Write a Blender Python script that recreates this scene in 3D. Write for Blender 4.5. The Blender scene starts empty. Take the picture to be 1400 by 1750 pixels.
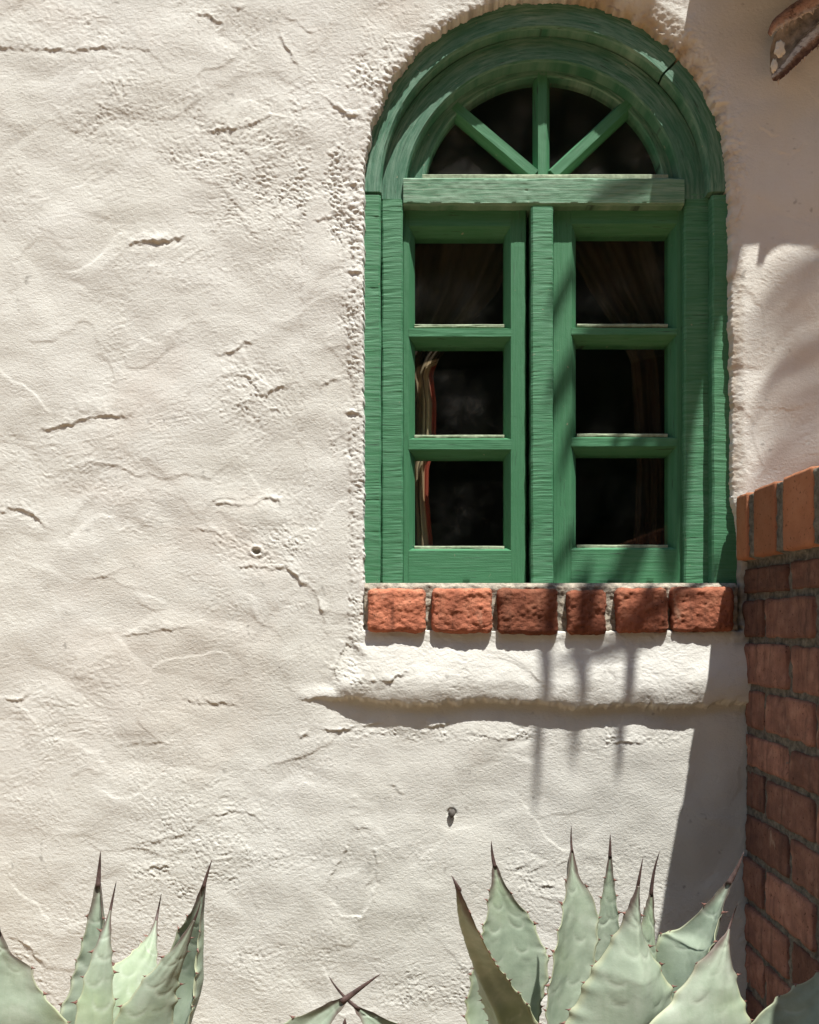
import bpy, bmesh, math, random
import numpy as np
from mathutils import Vector

random.seed(7)
RNG = np.random.RandomState(11)
C = bpy.context.scene.collection
sc = bpy.context.scene

# ------------------------------------------------------------------ camera, sky, sun, exposure
D = 1.35            # metres from the camera to the stucco face
CZ = 0.95           # camera height
cam_d = bpy.data.cameras.new('camera')
cam = bpy.data.objects.new('camera', cam_d)
C.objects.link(cam)
cam.location = (0, -D, CZ)
cam.rotation_euler = (math.radians(90), 0, 0)
cam_d.sensor_fit = 'VERTICAL'
cam_d.sensor_height = 24
cam_d.lens = 24 * 1350 / 1750
cam_d.shift_x = -20 / 1750
cam_d.shift_y = 195 / 1750
cam_d.clip_start = 0.02
cam_d.clip_end = 800
sc.camera = cam

SUN = Vector((0.54, -1.0, 3.0))          # direction from the wall towards the sun
elev = math.atan2(SUN.z, math.hypot(SUN.x, SUN.y))
azim = math.atan2(SUN.x, SUN.y)
world = bpy.data.worlds.new('World')
sc.world = world
world.use_nodes = True
wn = world.node_tree
sky = wn.nodes.new('ShaderNodeTexSky')
sky.sky_type = 'NISHITA'
sky.sun_disc = False
sky.sun_elevation = elev
sky.sun_rotation = azim
bg = wn.nodes['Background']
wn.links.new(sky.outputs[0], bg.inputs[0])
bg.inputs[1].default_value = 0.10

sun_d = bpy.data.lights.new('sun', 'SUN')
sun_d.energy = 5.0
sun_d.angle = math.radians(0.53)
sun_d.color = (1.0, 0.97, 0.905)
sun = bpy.data.objects.new('sun', sun_d)
C.objects.link(sun)
sun.location = (3, -4, 9)
sun.rotation_euler = SUN.to_track_quat('Z', 'Y').to_euler()

sc.view_settings.view_transform = 'Standard'
sc.view_settings.look = 'None'
sc.view_settings.gamma = 1
sc.view_settings.use_curve_mapping = False
sc.view_settings.exposure = 0.88
sc.cycles.max_bounces = 8
sc.cycles.transparent_max_bounces = 12


# ------------------------------------------------------------------ helpers
def P(px, py, dep=0.0):
    """photograph pixel at a given depth behind (+) / before (-) the stucco face -> world point"""
    s = (D + dep) / D / 1000.0
    return Vector(((px - 720) * s, dep, CZ + (1070 - py) * s))


_perm = RNG.permutation(512)
_perm = np.concatenate([_perm, _perm, _perm])
_ang = RNG.rand(512) * 2 * np.pi
_g2 = np.stack([np.cos(_ang), np.sin(_ang)], 1)
_v3 = RNG.normal(size=(512, 3))
_v3 /= np.linalg.norm(_v3, axis=1)[:, None]


def perlin2(x, y, seed=0):
    x = np.asarray(x, float) + seed * 17.31
    y = np.asarray(y, float) + seed * 9.77
    xi = np.floor(x).astype(int); yi = np.floor(y).astype(int)
    xf = x - xi; yf = y - yi
    u = xf * xf * xf * (xf * (xf * 6 - 15) + 10); v = yf * yf * yf * (yf * (yf * 6 - 15) + 10)

    def g(ix, iy, fx, fy):
        h = _perm[(_perm[ix & 511] + iy) & 511]
        return _g2[h, 0] * fx + _g2[h, 1] * fy
    a = g(xi, yi, xf, yf); b = g(xi + 1, yi, xf - 1, yf)
    c = g(xi, yi + 1, xf, yf - 1); d = g(xi + 1, yi + 1, xf - 1, yf - 1)
    return 1.5 * ((a + (b - a) * u) * (1 - v) + (c + (d - c) * u) * v)


def perlin3(x, y, z, seed=0):
    x = np.asarray(x, float) + seed * 5.13; y = np.asarray(y, float) + seed * 3.7; z = np.asarray(z, float) + seed * 11.9
    xi = np.floor(x).astype(int); yi = np.floor(y).astype(int); zi = np.floor(z).astype(int)
    xf = x - xi; yf = y - yi; zf = z - zi
    f = lambda t: t * t * t * (t * (t * 6 - 15) + 10)
    u, v, w = f(xf), f(yf), f(zf)

    def g(a, b, c):
        h = _perm[(_perm[(_perm[(xi + a) & 511] + yi + b) & 511] + zi + c) & 511]
        q = _v3[h]
        return q[..., 0] * (xf - a) + q[..., 1] * (yf - b) + q[..., 2] * (zf - c)
    L = lambda a, b, t: a + (b - a) * t
    return 1.5 * L(L(L(g(0, 0, 0), g(1, 0, 0), u), L(g(0, 1, 0), g(1, 1, 0), u), v),
                   L(L(g(0, 0, 1), g(1, 0, 1), u), L(g(0, 1, 1), g(1, 1, 1), u), v), w)


def fbm2(x, y, o=3, seed=0, gain=.5):
    r = 0; a = 1.0; f = 1.0
    for i in range(o):
        r = r + a * perlin2(x * f, y * f, seed + i * 3)
        a *= gain; f *= 2.03
    return r


def sstep(a, b, x):
    t = np.clip((x - a) / (b - a), 0, 1)
    return t * t * (3 - 2 * t)


def link(name, me, mats, parent=None, smooth=True):
    o = bpy.data.objects.new(name, me)
    C.objects.link(o)
    for m in (mats if isinstance(mats, (list, tuple)) else [mats]):
        if m is not None:
            me.materials.append(m)
    if smooth:
        me.polygons.foreach_set('use_smooth', np.ones(len(me.polygons), bool))
    if parent is not None:
        o.parent = parent
    return o


def mesh(name, verts, faces):
    me = bpy.data.meshes.new(name)
    me.from_pydata([tuple(v) for v in verts], [], [tuple(f) for f in faces])
    me.update()
    return me


def tag(o, label=None, cat=None, group=None, kind=None):
    for k, v in (('label', label), ('category', cat), ('group', group), ('kind', kind)):
        if v:
            o[k] = v
    return o


def empty(name, loc, label=None, cat=None, group=None):
    o = bpy.data.objects.new(name, None)
    o.empty_display_size = .05
    o.location = loc
    C.objects.link(o)
    return tag(o, label, cat, group)


def child(o, parent):
    """parent o, whose mesh is in world coordinates, without moving it"""
    o.parent = parent
    q = Vector((0, 0, 0)); p = parent
    while p is not None:
        q += p.location; p = p.parent
    o.location = -q
    return o


def box_mesh(name, x0, x1, y0, y1, z0, z1, bev=0.0):
    bm = bmesh.new()
    vs = [bm.verts.new((x, y, z)) for x in (x0, x1) for y in (y0, y1) for z in (z0, z1)]
    for f in ((0, 1, 3, 2), (4, 6, 7, 5), (0, 4, 5, 1), (2, 3, 7, 6), (0, 2, 6, 4), (1, 5, 7, 3)):
        bm.faces.new([vs[i] for i in f])
    bmesh.ops.recalc_face_normals(bm, faces=bm.faces)
    if bev:
        bmesh.ops.bevel(bm, geom=bm.edges[:], offset=bev, segments=2, affect='EDGES', profile=.6)
    me = bpy.data.meshes.new(name)
    bm.to_mesh(me); bm.free()
    return me


# ------------------------------------------------------------------ materials
class NT:
    def __init__(s, name):
        s.m = bpy.data.materials.new(name); s.m.use_nodes = True
        s.t = s.m.node_tree; s.b = s.t.nodes['Principled BSDF']
        s.out = s.t.nodes['Material Output']
        s.tc = s.t.nodes.new('ShaderNodeTexCoord')
        s.geo = s.t.nodes.new('ShaderNodeNewGeometry')

    def n(s, typ, **kw):
        nd = s.t.nodes.new(typ)
        for k, v in kw.items():
            setattr(nd, k, v)
        return nd

    def l(s, a, b):
        s.t.links.new(a, b)

    def noise(s, scale, detail=4, rough=.55, stretch=None, rot=None, coord=None, dist=0):
        nd = s.n('ShaderNodeTexNoise')
        nd.inputs['Scale'].default_value = scale; nd.inputs['Detail'].default_value = detail
        nd.inputs['Roughness'].default_value = rough; nd.inputs['Distortion'].default_value = dist
        src = coord if coord is not None else s.geo.outputs['Position']
        if stretch or rot:
            mp = s.n('ShaderNodeMapping')
            if stretch: mp.inputs['Scale'].default_value = stretch
            if rot: mp.inputs['Rotation'].default_value = rot
            s.l(src, mp.inputs['Vector']); src = mp.outputs[0]
        s.l(src, nd.inputs['Vector'])
        return nd.outputs['Fac']

    def ramp(s, fac, stops):
        r = s.n('ShaderNodeValToRGB')
        e = r.color_ramp.elements
        while len(e) < len(stops): e.new(.5)
        for i, (p, c) in enumerate(stops):
            e[i].position = p
            e[i].color = (c, c, c, 1) if isinstance(c, (int, float)) else (*c, 1)
        s.l(fac, r.inputs[0])
        return r.outputs[0]

    def mix(s, fac, a, b, blend='MIX'):
        m = s.n('ShaderNodeMix', data_type='RGBA', blend_type=blend)
        for v, sock in ((fac, m.inputs[0]), (a, m.inputs[6]), (b, m.inputs[7])):
            if isinstance(v, bpy.types.NodeSocket): s.l(v, sock)
            elif isinstance(v, (int, float)): sock.default_value = v
            else: sock.default_value = (*v, 1)
        return m.outputs[2]

    def math(s, op, a, b=0.0):
        m = s.n('ShaderNodeMath', operation=op)
        for v, sock in ((a, m.inputs[0]), (b, m.inputs[1])):
            if isinstance(v, bpy.types.NodeSocket): s.l(v, sock)
            else: sock.default_value = v
        return m.outputs[0]

    def attr(s, name):
        a = s.n('ShaderNodeAttribute', attribute_name=name)
        return a.outputs['Fac']

    def bump(s, h, dist, strength=1.0, prev=None):
        b = s.n('ShaderNodeBump')
        b.inputs['Distance'].default_value = dist; b.inputs['Strength'].default_value = strength
        s.l(h, b.inputs['Height'])
        if prev is not None: s.l(prev, b.inputs['Normal'])
        return b.outputs[0]

    def done(s, col=None, rough=.8, normal=None, spec=.3):
        if col is not None:
            if isinstance(col, bpy.types.NodeSocket): s.l(col, s.b.inputs['Base Color'])
            else: s.b.inputs['Base Color'].default_value = (*col, 1)
        if isinstance(rough, bpy.types.NodeSocket): s.l(rough, s.b.inputs['Roughness'])
        else: s.b.inputs['Roughness'].default_value = rough
        s.b.inputs['Specular IOR Level'].default_value = spec
        if normal is not None: s.l(normal, s.b.inputs['Normal'])
        return s.m


def m_stucco():
    t = NT('stucco')
    n1 = t.noise(3.1, 5, .6)
    col = t.ramp(n1, [(.3, (.56, .553, .503)), (.52, (.595, .591, .55)), (.72, (.615, .612, .578))])
    n2 = t.noise(1.7, 6, .65, dist=.6)
    col = t.mix(t.ramp(n2, [(.56, 0.0), (.74, .35)]), col, (.50, .40, .32))
    col = t.mix(t.math('MULTIPLY', t.attr('stain'), .85), col, (.36, .265, .15))
    n3 = t.noise(260, 3, .6)
    col = t.mix(t.ramp(n3, [(.66, 0.0), (.74, .35)]), col, (.40, .34, .27))
    col = t.mix(t.math('MULTIPLY', t.attr('dirt_shade'), .9), col, (.10, .085, .07))
    b = t.bump(t.noise(430, 4, .65), .0007, .7)
    b = t.bump(t.noise(150, 5, .7, (1, 1, 1.5)), .0019, .62, b)
    return t.done(col, .95, b, .12)


def m_paint(name, base, pale, amount, along='z'):
    t = NT(name)
    st = {'z': (330, 16, 1), 'zg': (14, 300, 1), 'x': (14, 300, 1), 'n': (22, 240, 1)}[along]
    ob = t.n('ShaderNodeObjectInfo')
    cx = t.n('ShaderNodeCombineXYZ')
    t.l(t.attr('grain_s'), cx.inputs[0]); t.l(t.attr('grain_w'), cx.inputs[1])
    t.l(t.math('MULTIPLY', ob.outputs['Random'], 80.0), cx.inputs[2])
    gc = cx.outputs[0]
    n1 = t.noise(1, 5, .65, st, coord=gc)
    n2 = t.noise(8, 6, .65)
    f = t.math('MULTIPLY', t.ramp(n1, [(.38, 0.0), (.66, 1.0)]), t.ramp(n2, [(.32, .25), (.68, 1.0)]))
    col = t.mix(t.math('MULTIPLY', f, amount), base, pale)
    col = t.mix(t.math('MULTIPLY', ob.outputs['Random'], .22), col, (base[0] * .7, base[1] * .75, base[2] * .75))
    # dry cracks and chips in the paint
    ck = t.noise(1, 3, .55, (st[0] * 1.5, st[1] * 1.5, 1), coord=gc)
    col = t.mix(t.ramp(ck, [(.30, .7), (.345, 0.0)]), col, (.03, .045, .035))
    ch = t.noise(60, 5, .7, dist=.3)
    col = t.mix(t.ramp(ch, [(.685, 0.0), (.70, .7)]), col, (.33, .30, .21))
    b = t.bump(n1, .0016, .55)
    b = t.bump(t.noise(420, 3, .6), .0005, .5, b)
    return t.done(col, t.ramp(n2, [(.3, .55), (.7, .75)]), b, .22)


def m_brick(name, c0, c1, c2, bump=1.0, lime=0.35):
    t = NT(name)
    ob = t.n('ShaderNodeObjectInfo')
    oc = t.tc.outputs['Object']
    n1 = t.noise(22, 6, .65, coord=oc)
    col = t.ramp(n1, [(.3, c0), (.5, c1), (.7, c2)])
    col = t.mix(t.ramp(t.noise(9, 4, .6), [(.5, 0.0), (.75, .5)]), col, (c0[0] * .55, c0[1] * .55, c0[2] * .6))
    hs = t.n('ShaderNodeHueSaturation')
    t.l(col, hs.inputs['Color'])
    t.l(t.math('ADD', t.math('MULTIPLY', ob.outputs['Random'], 1.0), .55), hs.inputs['Value'])
    col = hs.outputs[0]
    pits = t.noise(170, 4, .7)
    col = t.mix(t.ramp(pits, [(.33, .75), (.40, 0.0)]), col, (.035, .015, .01))
    sk = t.noise(60, 4, .6, (1, 1, .08))
    col = t.mix(t.ramp(sk, [(.5, 0.0), (.68, .55 if lime else 0.0)]), col, (c0[0] * .42, c0[1] * .5, c0[2] * .55))
    lm = t.noise(13, 6, .7, (1, 1, .45), dist=.4)
    col = t.mix(t.ramp(lm, [(.64, 0.0), (.71, lime)]), col, (.42, .34, .25))
    b = t.bump(t.noise(110, 6, .72), .004 * bump, .7)
    b = t.bump(pits, .0016 * bump, .8, b)
    return t.done(col, .92, b, .15)


def m_mortar(name='mortar', k=.9):
    t = NT(name)
    n = t.noise(90, 6, .7)
    col = t.ramp(n, [(.32, (.09 * k, .085 * k, .072 * k)), (.52, (.23 * k, .205 * k, .165 * k)), (.72, (.38 * k, .335 * k, .265 * k))])
    b = t.bump(n, .004, .9)
    b = t.bump(t.noise(400, 3, .6), .0012, .7, b)
    return t.done(col, .95, b, .1)


def m_leaf():
    t = NT('agave_skin')
    n1 = t.noise(20, 4, .6)
    n2 = t.noise(7, 3, .55)
    col = t.ramp(n1, [(.28, (.195, .245, .185)), (.52, (.27, .325, .25)), (.74, (.345, .39, .32))])
    col = t.mix(t.ramp(n2, [(.50, 0.0), (.70, .45)]), col, (.25, .33, .15))
    col = t.mix(t.math('MULTIPLY', t.attr('margin'), .55), col, (.40, .40, .24))
    col = t.mix(t.math('MULTIPLY', t.attr('bud_print'), .6), col, (.40, .45, .37))
    col = t.mix(t.attr('tip_brown'), col, (.095, .07, .06))
    blo = t.noise(1, 4, .6, (90, 90, 9))
    col = t.mix(t.ramp(blo, [(.45, 0.0), (.7, .3)]), col, (.19, .25, .175))
    sp = t.noise(300, 3, .6)
    col = t.mix(t.ramp(sp, [(.66, 0.0), (.75, .25)]), col, (.40, .46, .38))
    b = t.bump(t.noise(45, 3, .5), .0018, .45)
    b = t.bump(t.noise(600, 2, .6), .0003, .4, b)
    return t.done(col, .62, b, .3)


def m_simple(name, col, rough=.7, nscale=40, var=.35, bump=.001, spec=.3, stretch=None):
    t = NT(name)
    n = t.noise(nscale, 5, .65, stretch)
    lo = tuple(c * (1 - var) for c in col); hi = tuple(min(1, c * (1 + var)) for c in col)
    b = t.bump(n, bump, .7) if bump else None
    return t.done(t.ramp(n, [(.3, lo), (.7, hi)]), rough, b, spec)


def m_glass(name='window_glass', k=.35):
    t = NT(name)
    t.t.nodes.remove(t.b)
    tr = t.n('ShaderNodeBsdfTransparent'); tr.inputs[0].default_value = (.92, .94, .92, 1)
    gl = t.n('ShaderNodeBsdfGlossy'); gl.inputs['Roughness'].default_value = .03
    gl.inputs[0].default_value = (1, 1, 1, 1)
    b = t.bump(t.noise(9, 2, .5), .002, .12); t.l(b, gl.inputs['Normal'])
    lw = t.n('ShaderNodeLayerWeight'); lw.inputs[0].default_value = .5
    fr = t.math('ADD', .022, t.math('MULTIPLY', t.math('POWER', lw.outputs['Facing'], 5.0), .48))
    mx = t.n('ShaderNodeMixShader')
    t.l(fr, mx.inputs[0]); t.l(tr.outputs[0], mx.inputs[1]); t.l(gl.outputs[0], mx.inputs[2])
    df = t.n('ShaderNodeBsdfDiffuse'); df.inputs[0].default_value = (.5, .48, .45, 1)
    mx2 = t.n('ShaderNodeMixShader')
    dust_sheen = t.ramp(t.noise(11, 5, .7, (1, 1, 1)), [(.46, .003 * k), (.60, .016 * k), (.72, .06 * k)])
    t.l(dust_sheen, mx2.inputs[0]); t.l(mx.outputs[0], mx2.inputs[1]); t.l(df.outputs[0], mx2.inputs[2])
    t.l(mx2.outputs[0], t.out.inputs[0])
    return t.m


def m_curtain(name='curtain_cloth', k=1.0):
    t = NT(name)
    a = t.attr('across')
    col = t.ramp(a, [(0, (.022, .017, .014)), (.62, (.03, .021, .016)), (.70, (.50 * k, .37 * k, .25 * k)), (.78, (.55 * k, .42 * k, .28 * k)), (.80, (.06, .03, .02)), (.82, (.55 * k, .42 * k, .28 * k)),  # near black paints the unlit cloth, tan kept for the sunlit edge
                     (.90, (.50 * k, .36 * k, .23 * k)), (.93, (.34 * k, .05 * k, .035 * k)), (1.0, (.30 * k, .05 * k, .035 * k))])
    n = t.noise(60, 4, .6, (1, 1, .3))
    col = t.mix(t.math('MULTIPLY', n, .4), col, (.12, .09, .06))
    return t.done(col, .9, t.bump(t.noise(900, 2, .5), .0003, .5), .1)


STUCCO = m_stucco()
G0 = (.047, .172, .080); G1 = (.18, .35, .24)
PAINT_SAWN = m_paint('green_paint_sawn', G0, G1, .62, 'z')
PAINT_V = m_paint('green_paint_upright', G0, G1, .22, 'zg')
PAINT_H = m_paint('green_paint_level', G0, G1, .25, 'x')
PAINT_ARCH = m_paint('green_paint_arch', (.046, .145, .085), (.27, .40, .31), .8, 'n')
PAINT_OLD = m_paint('green_paint_weathered', (.085, .20, .115), (.33, .44, .34), .9, 'x')
PUTTY = m_simple('glazing_putty', (.26, .31, .21), .85, 120, .35, .001)
SILL_BRICK = m_brick('handmade_brick', (.21, .072, .042), (.32, .115, .066), (.41, .175, .105), 1.1, .3)
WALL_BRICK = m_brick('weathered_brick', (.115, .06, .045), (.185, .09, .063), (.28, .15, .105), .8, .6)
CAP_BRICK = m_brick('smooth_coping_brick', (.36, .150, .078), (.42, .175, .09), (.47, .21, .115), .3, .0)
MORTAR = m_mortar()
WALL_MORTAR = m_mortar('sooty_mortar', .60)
LEAF = m_leaf()
SPINE = m_simple('spine_horn', (.07, .045, .04), .5, 150, .5, .0004)
TOOTH = m_simple('tooth_horn', (.15, .075, .06), .5, 150, .4, .0003)
def m_husk(name, stops):
    t = NT(name)
    n = t.noise(110, 6, .75)
    a = t.math('ADD', t.attr('across'), t.math('MULTIPLY', t.math('SUBTRACT', n, .5), .9))
    col = t.ramp(a, stops)
    col = t.mix(t.ramp(t.noise(70, 5, .7), [(.5, 0.0), (.66, .8)]), col, (.06, .032, .022))
    return t.done(col, .9, t.bump(t.noise(160, 6, .7), .004, .9), .1)


DRY = m_husk('dry_leaf_husk', [(.05, (.60, .48, .36)), (.25, (.50, .30, .19)), (.6, (.42, .22, .13)), (.9, (.22, .13, .09))])
DRY_PALE = m_husk('dry_leaf_lit_band', [(.1, (.10, .055, .04)), (.38, (.30, .18, .11)), (.55, (.62, .56, .48)), (.8, (.66, .62, .55)), (.95, (.3, .24, .19))])  # whitish band paints the sunlit strip on the lower blade
DRY_IN = m_simple('dry_leaf_pith', (.27, .24, .20), .9, 60, .6, .002, .1)
GLASS = m_glass()
GLASS_SHEEN = m_glass('sheen_fanlight_glass', 1.9)  # stronger pale film painted in place of grey reflections
CURTAIN = m_curtain()
CURTAIN_DIM = m_curtain('shaded_curtain_cloth', .05)  # same cloth coloured near black for the unlit side
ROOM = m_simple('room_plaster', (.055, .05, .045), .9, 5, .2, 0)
EARTH = m_simple('dry_earth', (.27, .185, .115), .95, 12, .35, .01, .1)
STONE = m_simple('dark_pebble', (.10, .09, .08), .8, 150, .5, .001)
TILE = m_simple('clay_roof_tile', (.38, .15, .08), .85, 20, .35, .001)
TIMBER = m_simple('eave_timber', (.12, .08, .05), .8, 30, .4, .001, .2, (1, .2, 1))
FROND = m_simple('palm_green', (.07, .12, .04), .6, 30, .4, 0)
BARK = m_simple('palm_bark', (.16, .12, .08), .9, 20, .5, .01)

# ------------------------------------------------------------------ ground
gb = bmesh.new()
bmesh.ops.create_grid(gb, x_segments=60, y_segments=60, size=200)
gm = bpy.data.meshes.new('ground'); gb.to_mesh(gm); gb.free()
tag(link('ground', gm, EARTH), kind='structure')

# unseen leafy screen added behind the camera to cut sky fill and darken panes
hn, hm = 160, 70
hx, hz = np.meshgrid(np.linspace(-14, 14, hn), np.linspace(0, 10, hm))
hy = -9 + .5 * fbm2(hx * 1.1, hz * 1.1, 4, 301) - .5 * (hz / 10) ** 3
hz2 = hz + .5 * perlin2(hx * .8, hx * 0, 305) * (hz / 10)
hv = np.concatenate([np.stack([hx, hy, hz2], -1).reshape(-1, 3), np.stack([hx, hy * 0 - 11, hz2], -1).reshape(-1, 3)])
hi = np.arange(hn * hm).reshape(hm, hn); hq = []
for i in range(hm - 1):
    for j in range(hn - 1):
        a, b, c, d = hi[i, j], hi[i, j + 1], hi[i + 1, j + 1], hi[i + 1, j]
        hq += [(a, d, c, b), tuple(int(q) + hn * hm for q in (a, b, c, d))]
hq += [(hi[-1, j], hi[-1, j] + hn * hm, hi[-1, j + 1] + hn * hm, hi[-1, j + 1]) for j in range(hn - 1)]
tag(link('added_hedge', mesh('added_hedge', hv, hq), m_simple('added_hedge_leaves', (.035, .055, .022), .8, 9, .7, .05, .1), None, False),
    'unseen dark leafy screen added behind the camera to darken the panes', 'added_hedge')

# ------------------------------------------------------------------ stucco wall
ACX, ACY = 936.0, 326.0


def opening_sdf(X, Y):
    """signed distance in mm (approx.) outside the plaster opening"""
    dx = X - ACX
    a = np.where(dx < 0, 315.0, 315.0 + 4 * sstep(350, 800, Y) + 13 * sstep(830, 930, Y))
    r = (np.abs(dx / a) ** 2.12 + np.abs(np.minimum(Y - ACY, 0) / 336.0) ** 2.12) ** (1 / 2.12)
    s_arch = (r - 1) * 318
    s_side = np.abs(dx) - a
    s = np.where(Y < ACY, s_arch, s_side)
    return np.maximum(s, Y - 1078)


def polydist(X, Y, pts):
    best = np.full(X.shape, 1e9); sgn = np.zeros(X.shape); tt = np.zeros(X.shape)
    L = [math.dist(pts[i], pts[i + 1]) for i in range(len(pts) - 1)]
    tot = sum(L); acc = 0
    for i in range(len(pts) - 1):
        (x0, y0), (x1, y1) = pts[i], pts[i + 1]
        ux, uy = (x1 - x0) / L[i], (y1 - y0) / L[i]
        t = np.clip((X - x0) * ux + (Y - y0) * uy, 0, L[i])
        d = np.hypot(X - x0 - t * ux, Y - y0 - t * uy)
        cr = ux * (Y - y0) - uy * (X - x0)
        m = d < best
        best = np.where(m, d, best); sgn = np.where(m, -np.sign(cr), sgn); tt = np.where(m, (acc + t) / tot, tt)
        acc += L[i]
    return best, sgn, tt


# trowel lips: (points left to right, height mm, reach above px, hollow below mm)
LIPS = [
    ([(-240, 76), (-40, 80), (60, 83), (120, 88), (190, 80), (250, 84), (300, 128)], 3.0, 40, 1.0),
    ([(470, 45), (490, 80), (515, 120)], 2.8, 24, 1),
    ([(345, 225), (420, 215), (470, 195)], 3.0, 24, 1.4),
    ([(215, 420), (262, 412), (290, 412), (318, 402)], 5.2, 30, 3.0),
    ([(480, 20), (545, 60)], 1.6, 18, .5),
    ([(330, 30), (352, 22), (378, 38), (370, 56)], 2.4, 14, 1),
    ([(395, 8), (418, 16)], 3.0, 16, 1),
    ([(50, 742), (110, 728), (165, 712), (235, 710)], 4.6, 46, 1.6),
    ([(-30, 880), (30, 868), (62, 882), (90, 908)], 4.5, 26, 2.4),
    ([(360, 602), (395, 602), (418, 583), (440, 582)], 3.4, 20, 1.2),
    ([(380, 640), (420, 640), (445, 670)], 3.0, 20, 1.2),
    ([(445, 685), (470, 662), (500, 658)], 3.4, 26, 1.0),
    ([(545, 665), (560, 648), (585, 650)], 3.2, 18, 1.0),
    ([(355, 855), (400, 864), (432, 864)], 2.6, 20, .8),
    ([(432, 864), (450, 850), (475, 852), (482, 872)], 3.4, 18, 1.0),
    ([(320, 905), (360, 906), (378, 914)], 2.4, 18, .6),
    ([(400, 970), (432, 965), (470, 972)], 2.6, 16, .8),
    ([(455, 975), (490, 968), (520, 995), (545, 1020)], 4.6, 26, 1.6),
    ([(545, 1020), (552, 1050)], 3.0, 16, 1),
    ([(145, 995), (180, 985), (210, 970)], 2.0, 18, .5),
    ([(200, 1088), (260, 1080), (330, 1068)], 2.2, 50, .4),
    ([(310, 1195), (350, 1200), (405, 1203)], 3.8, 24, 1.0),
    ([(5, 1190), (30, 1196), (55, 1180)], 3.6, 22, 1.0),
    ([(190, 1280), (240, 1268), (300, 1270)], 1.5, 50, .3),
    ([(355, 1395), (400, 1385), (455, 1400)], 2.6, 60, .5),
    ([(235, 1490), (262, 1480), (290, 1478)], 4.4, 22, 1.2),
    ([(225, 1430), (270, 1438), (320, 1420), (350, 1395)], 2.0, 40, .4),
    ([(14, 1596), (40, 1608), (62, 1632), (85, 1660)], 3.4, 14, 1.6),
    ([(620, 1520), (640, 1500)], 1.5, 12, .5),
    ([(598, 1418), (620, 1412), (640, 1420)], 2.6, 26, .5),
    ([(640, 1420), (646, 1500), (622, 1570), (585, 1565), (560, 1530)], 3.4, 14, .8),
    ([(556, 1525), (572, 1485), (592, 1450), (598, 1418)], 3.0, 16, .6),
    ([(508, 1262), (530, 1250)], 2.8, 14, .6),
    ([(548, 1245), (575, 1250), (612, 1240)], 5.0, 12, 1.5),
    ([(620, 1240), (655, 1235)], 3.4, 12, 1.5),
    ([(728, 1240), (768, 1236)], 4.6, 12, 1.6),
    ([(800, 1250), (850, 1262), (930, 1256)], 2.6, 16, .6),
    ([(1030, 1264), (1100, 1268)], 3.6, 18, .8),
    ([(900, 1490), (935, 1478)], 2.2, 16, .5),
    ([(880, 1483), (905, 1478)], 2.8, 14, .8),
    ([(918, 1512), (960, 1516)], 2.8, 14, .8),
    ([(668, 1335), (690, 1362)], 2.2, 14, .6),
    ([(590, 464), (622, 470)], 5.5, 14, 3.0),
    ([(588, 703), (622, 710)], 5.5, 12, 3.0),
    ([(535, 378), (580, 366)], 3.6, 22, 1.0),
    ([(600, 310), (612, 330)], 3.0, 16, 1.0),
    ([(555, 165), (590, 195), (625, 205)], 4.0, 20, 1.6),
    ([(650, 1162), (668, 1160), (698, 1146)], 5.0, 12, 2.0),
    ([(632, 1165), (642, 1160)], 4.0, 10, 2.0),
    ([(566, 1172), (572, 1140), (586, 1110), (592, 1092)], 5.0, 24, 1.0),
    ([(545, 1020), (552, 1050), (560, 1085)], 3.0, 14, .5),
    ([(590, 1095), (612, 1108), (625, 1120)], 6.0, 20, 2.0),
    ([(1315, 255), (1350, 262), (1385, 240)], 2.2, 24, .8),
    ([(1290, 210), (1340, 238)], 1.6, 24, .6),
    ([(1255, 690), (1330, 700), (1410, 688)], 1.2, 26, .4),
]
# (x, y, rx, ry, roughness mm) patches where the float dragged the plaster open
ROUGH = [(470, 290, 190, 150, .46), (250, 200, 170, 90, .28), (640, 130, 60, 90, .62), (585, 330, 38, 150, .50), (603, 470, 34, 170, .60), (608, 800, 18, 270, .45), (600, 1150, 40, 40, .5), (900, 1140, 330, 40, .06),
         (430, 690, 60, 90, .40), (170, 790, 110, 80, .25), (430, 930, 90, 60, .40), (520, 900, 60, 120, .3), (560, 760, 50, 60, .35),
         (100, 1240, 110, 80, .25), (330, 1440, 160, 110, .30), (280, 1560, 130, 90, .32), (950, 1530, 200, 100, .22), (720, 1690, 120, 50, .5),
         (610, 1060, 22, 60, .5), (520, 1640, 120, 80, .24), (60, 1690, 90, 60, .3), (1260, 300, 22, 200, .5), (1180, 110, 60, 80, .6), (300, 60, 260, 60, .12),
         (760, 1255, 240, 14, .5), (1130, 1260, 140, 20, .4)]
SMOOTH = [(545, 560, 26, 330), (90, 560, 100, 220), (700, 1350, 180, 90), (1000, 1380, 160, 90), (1230, 1400, 60, 240), (150, 1000, 180, 120),
          (1340, 200, 80, 160)]


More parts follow.
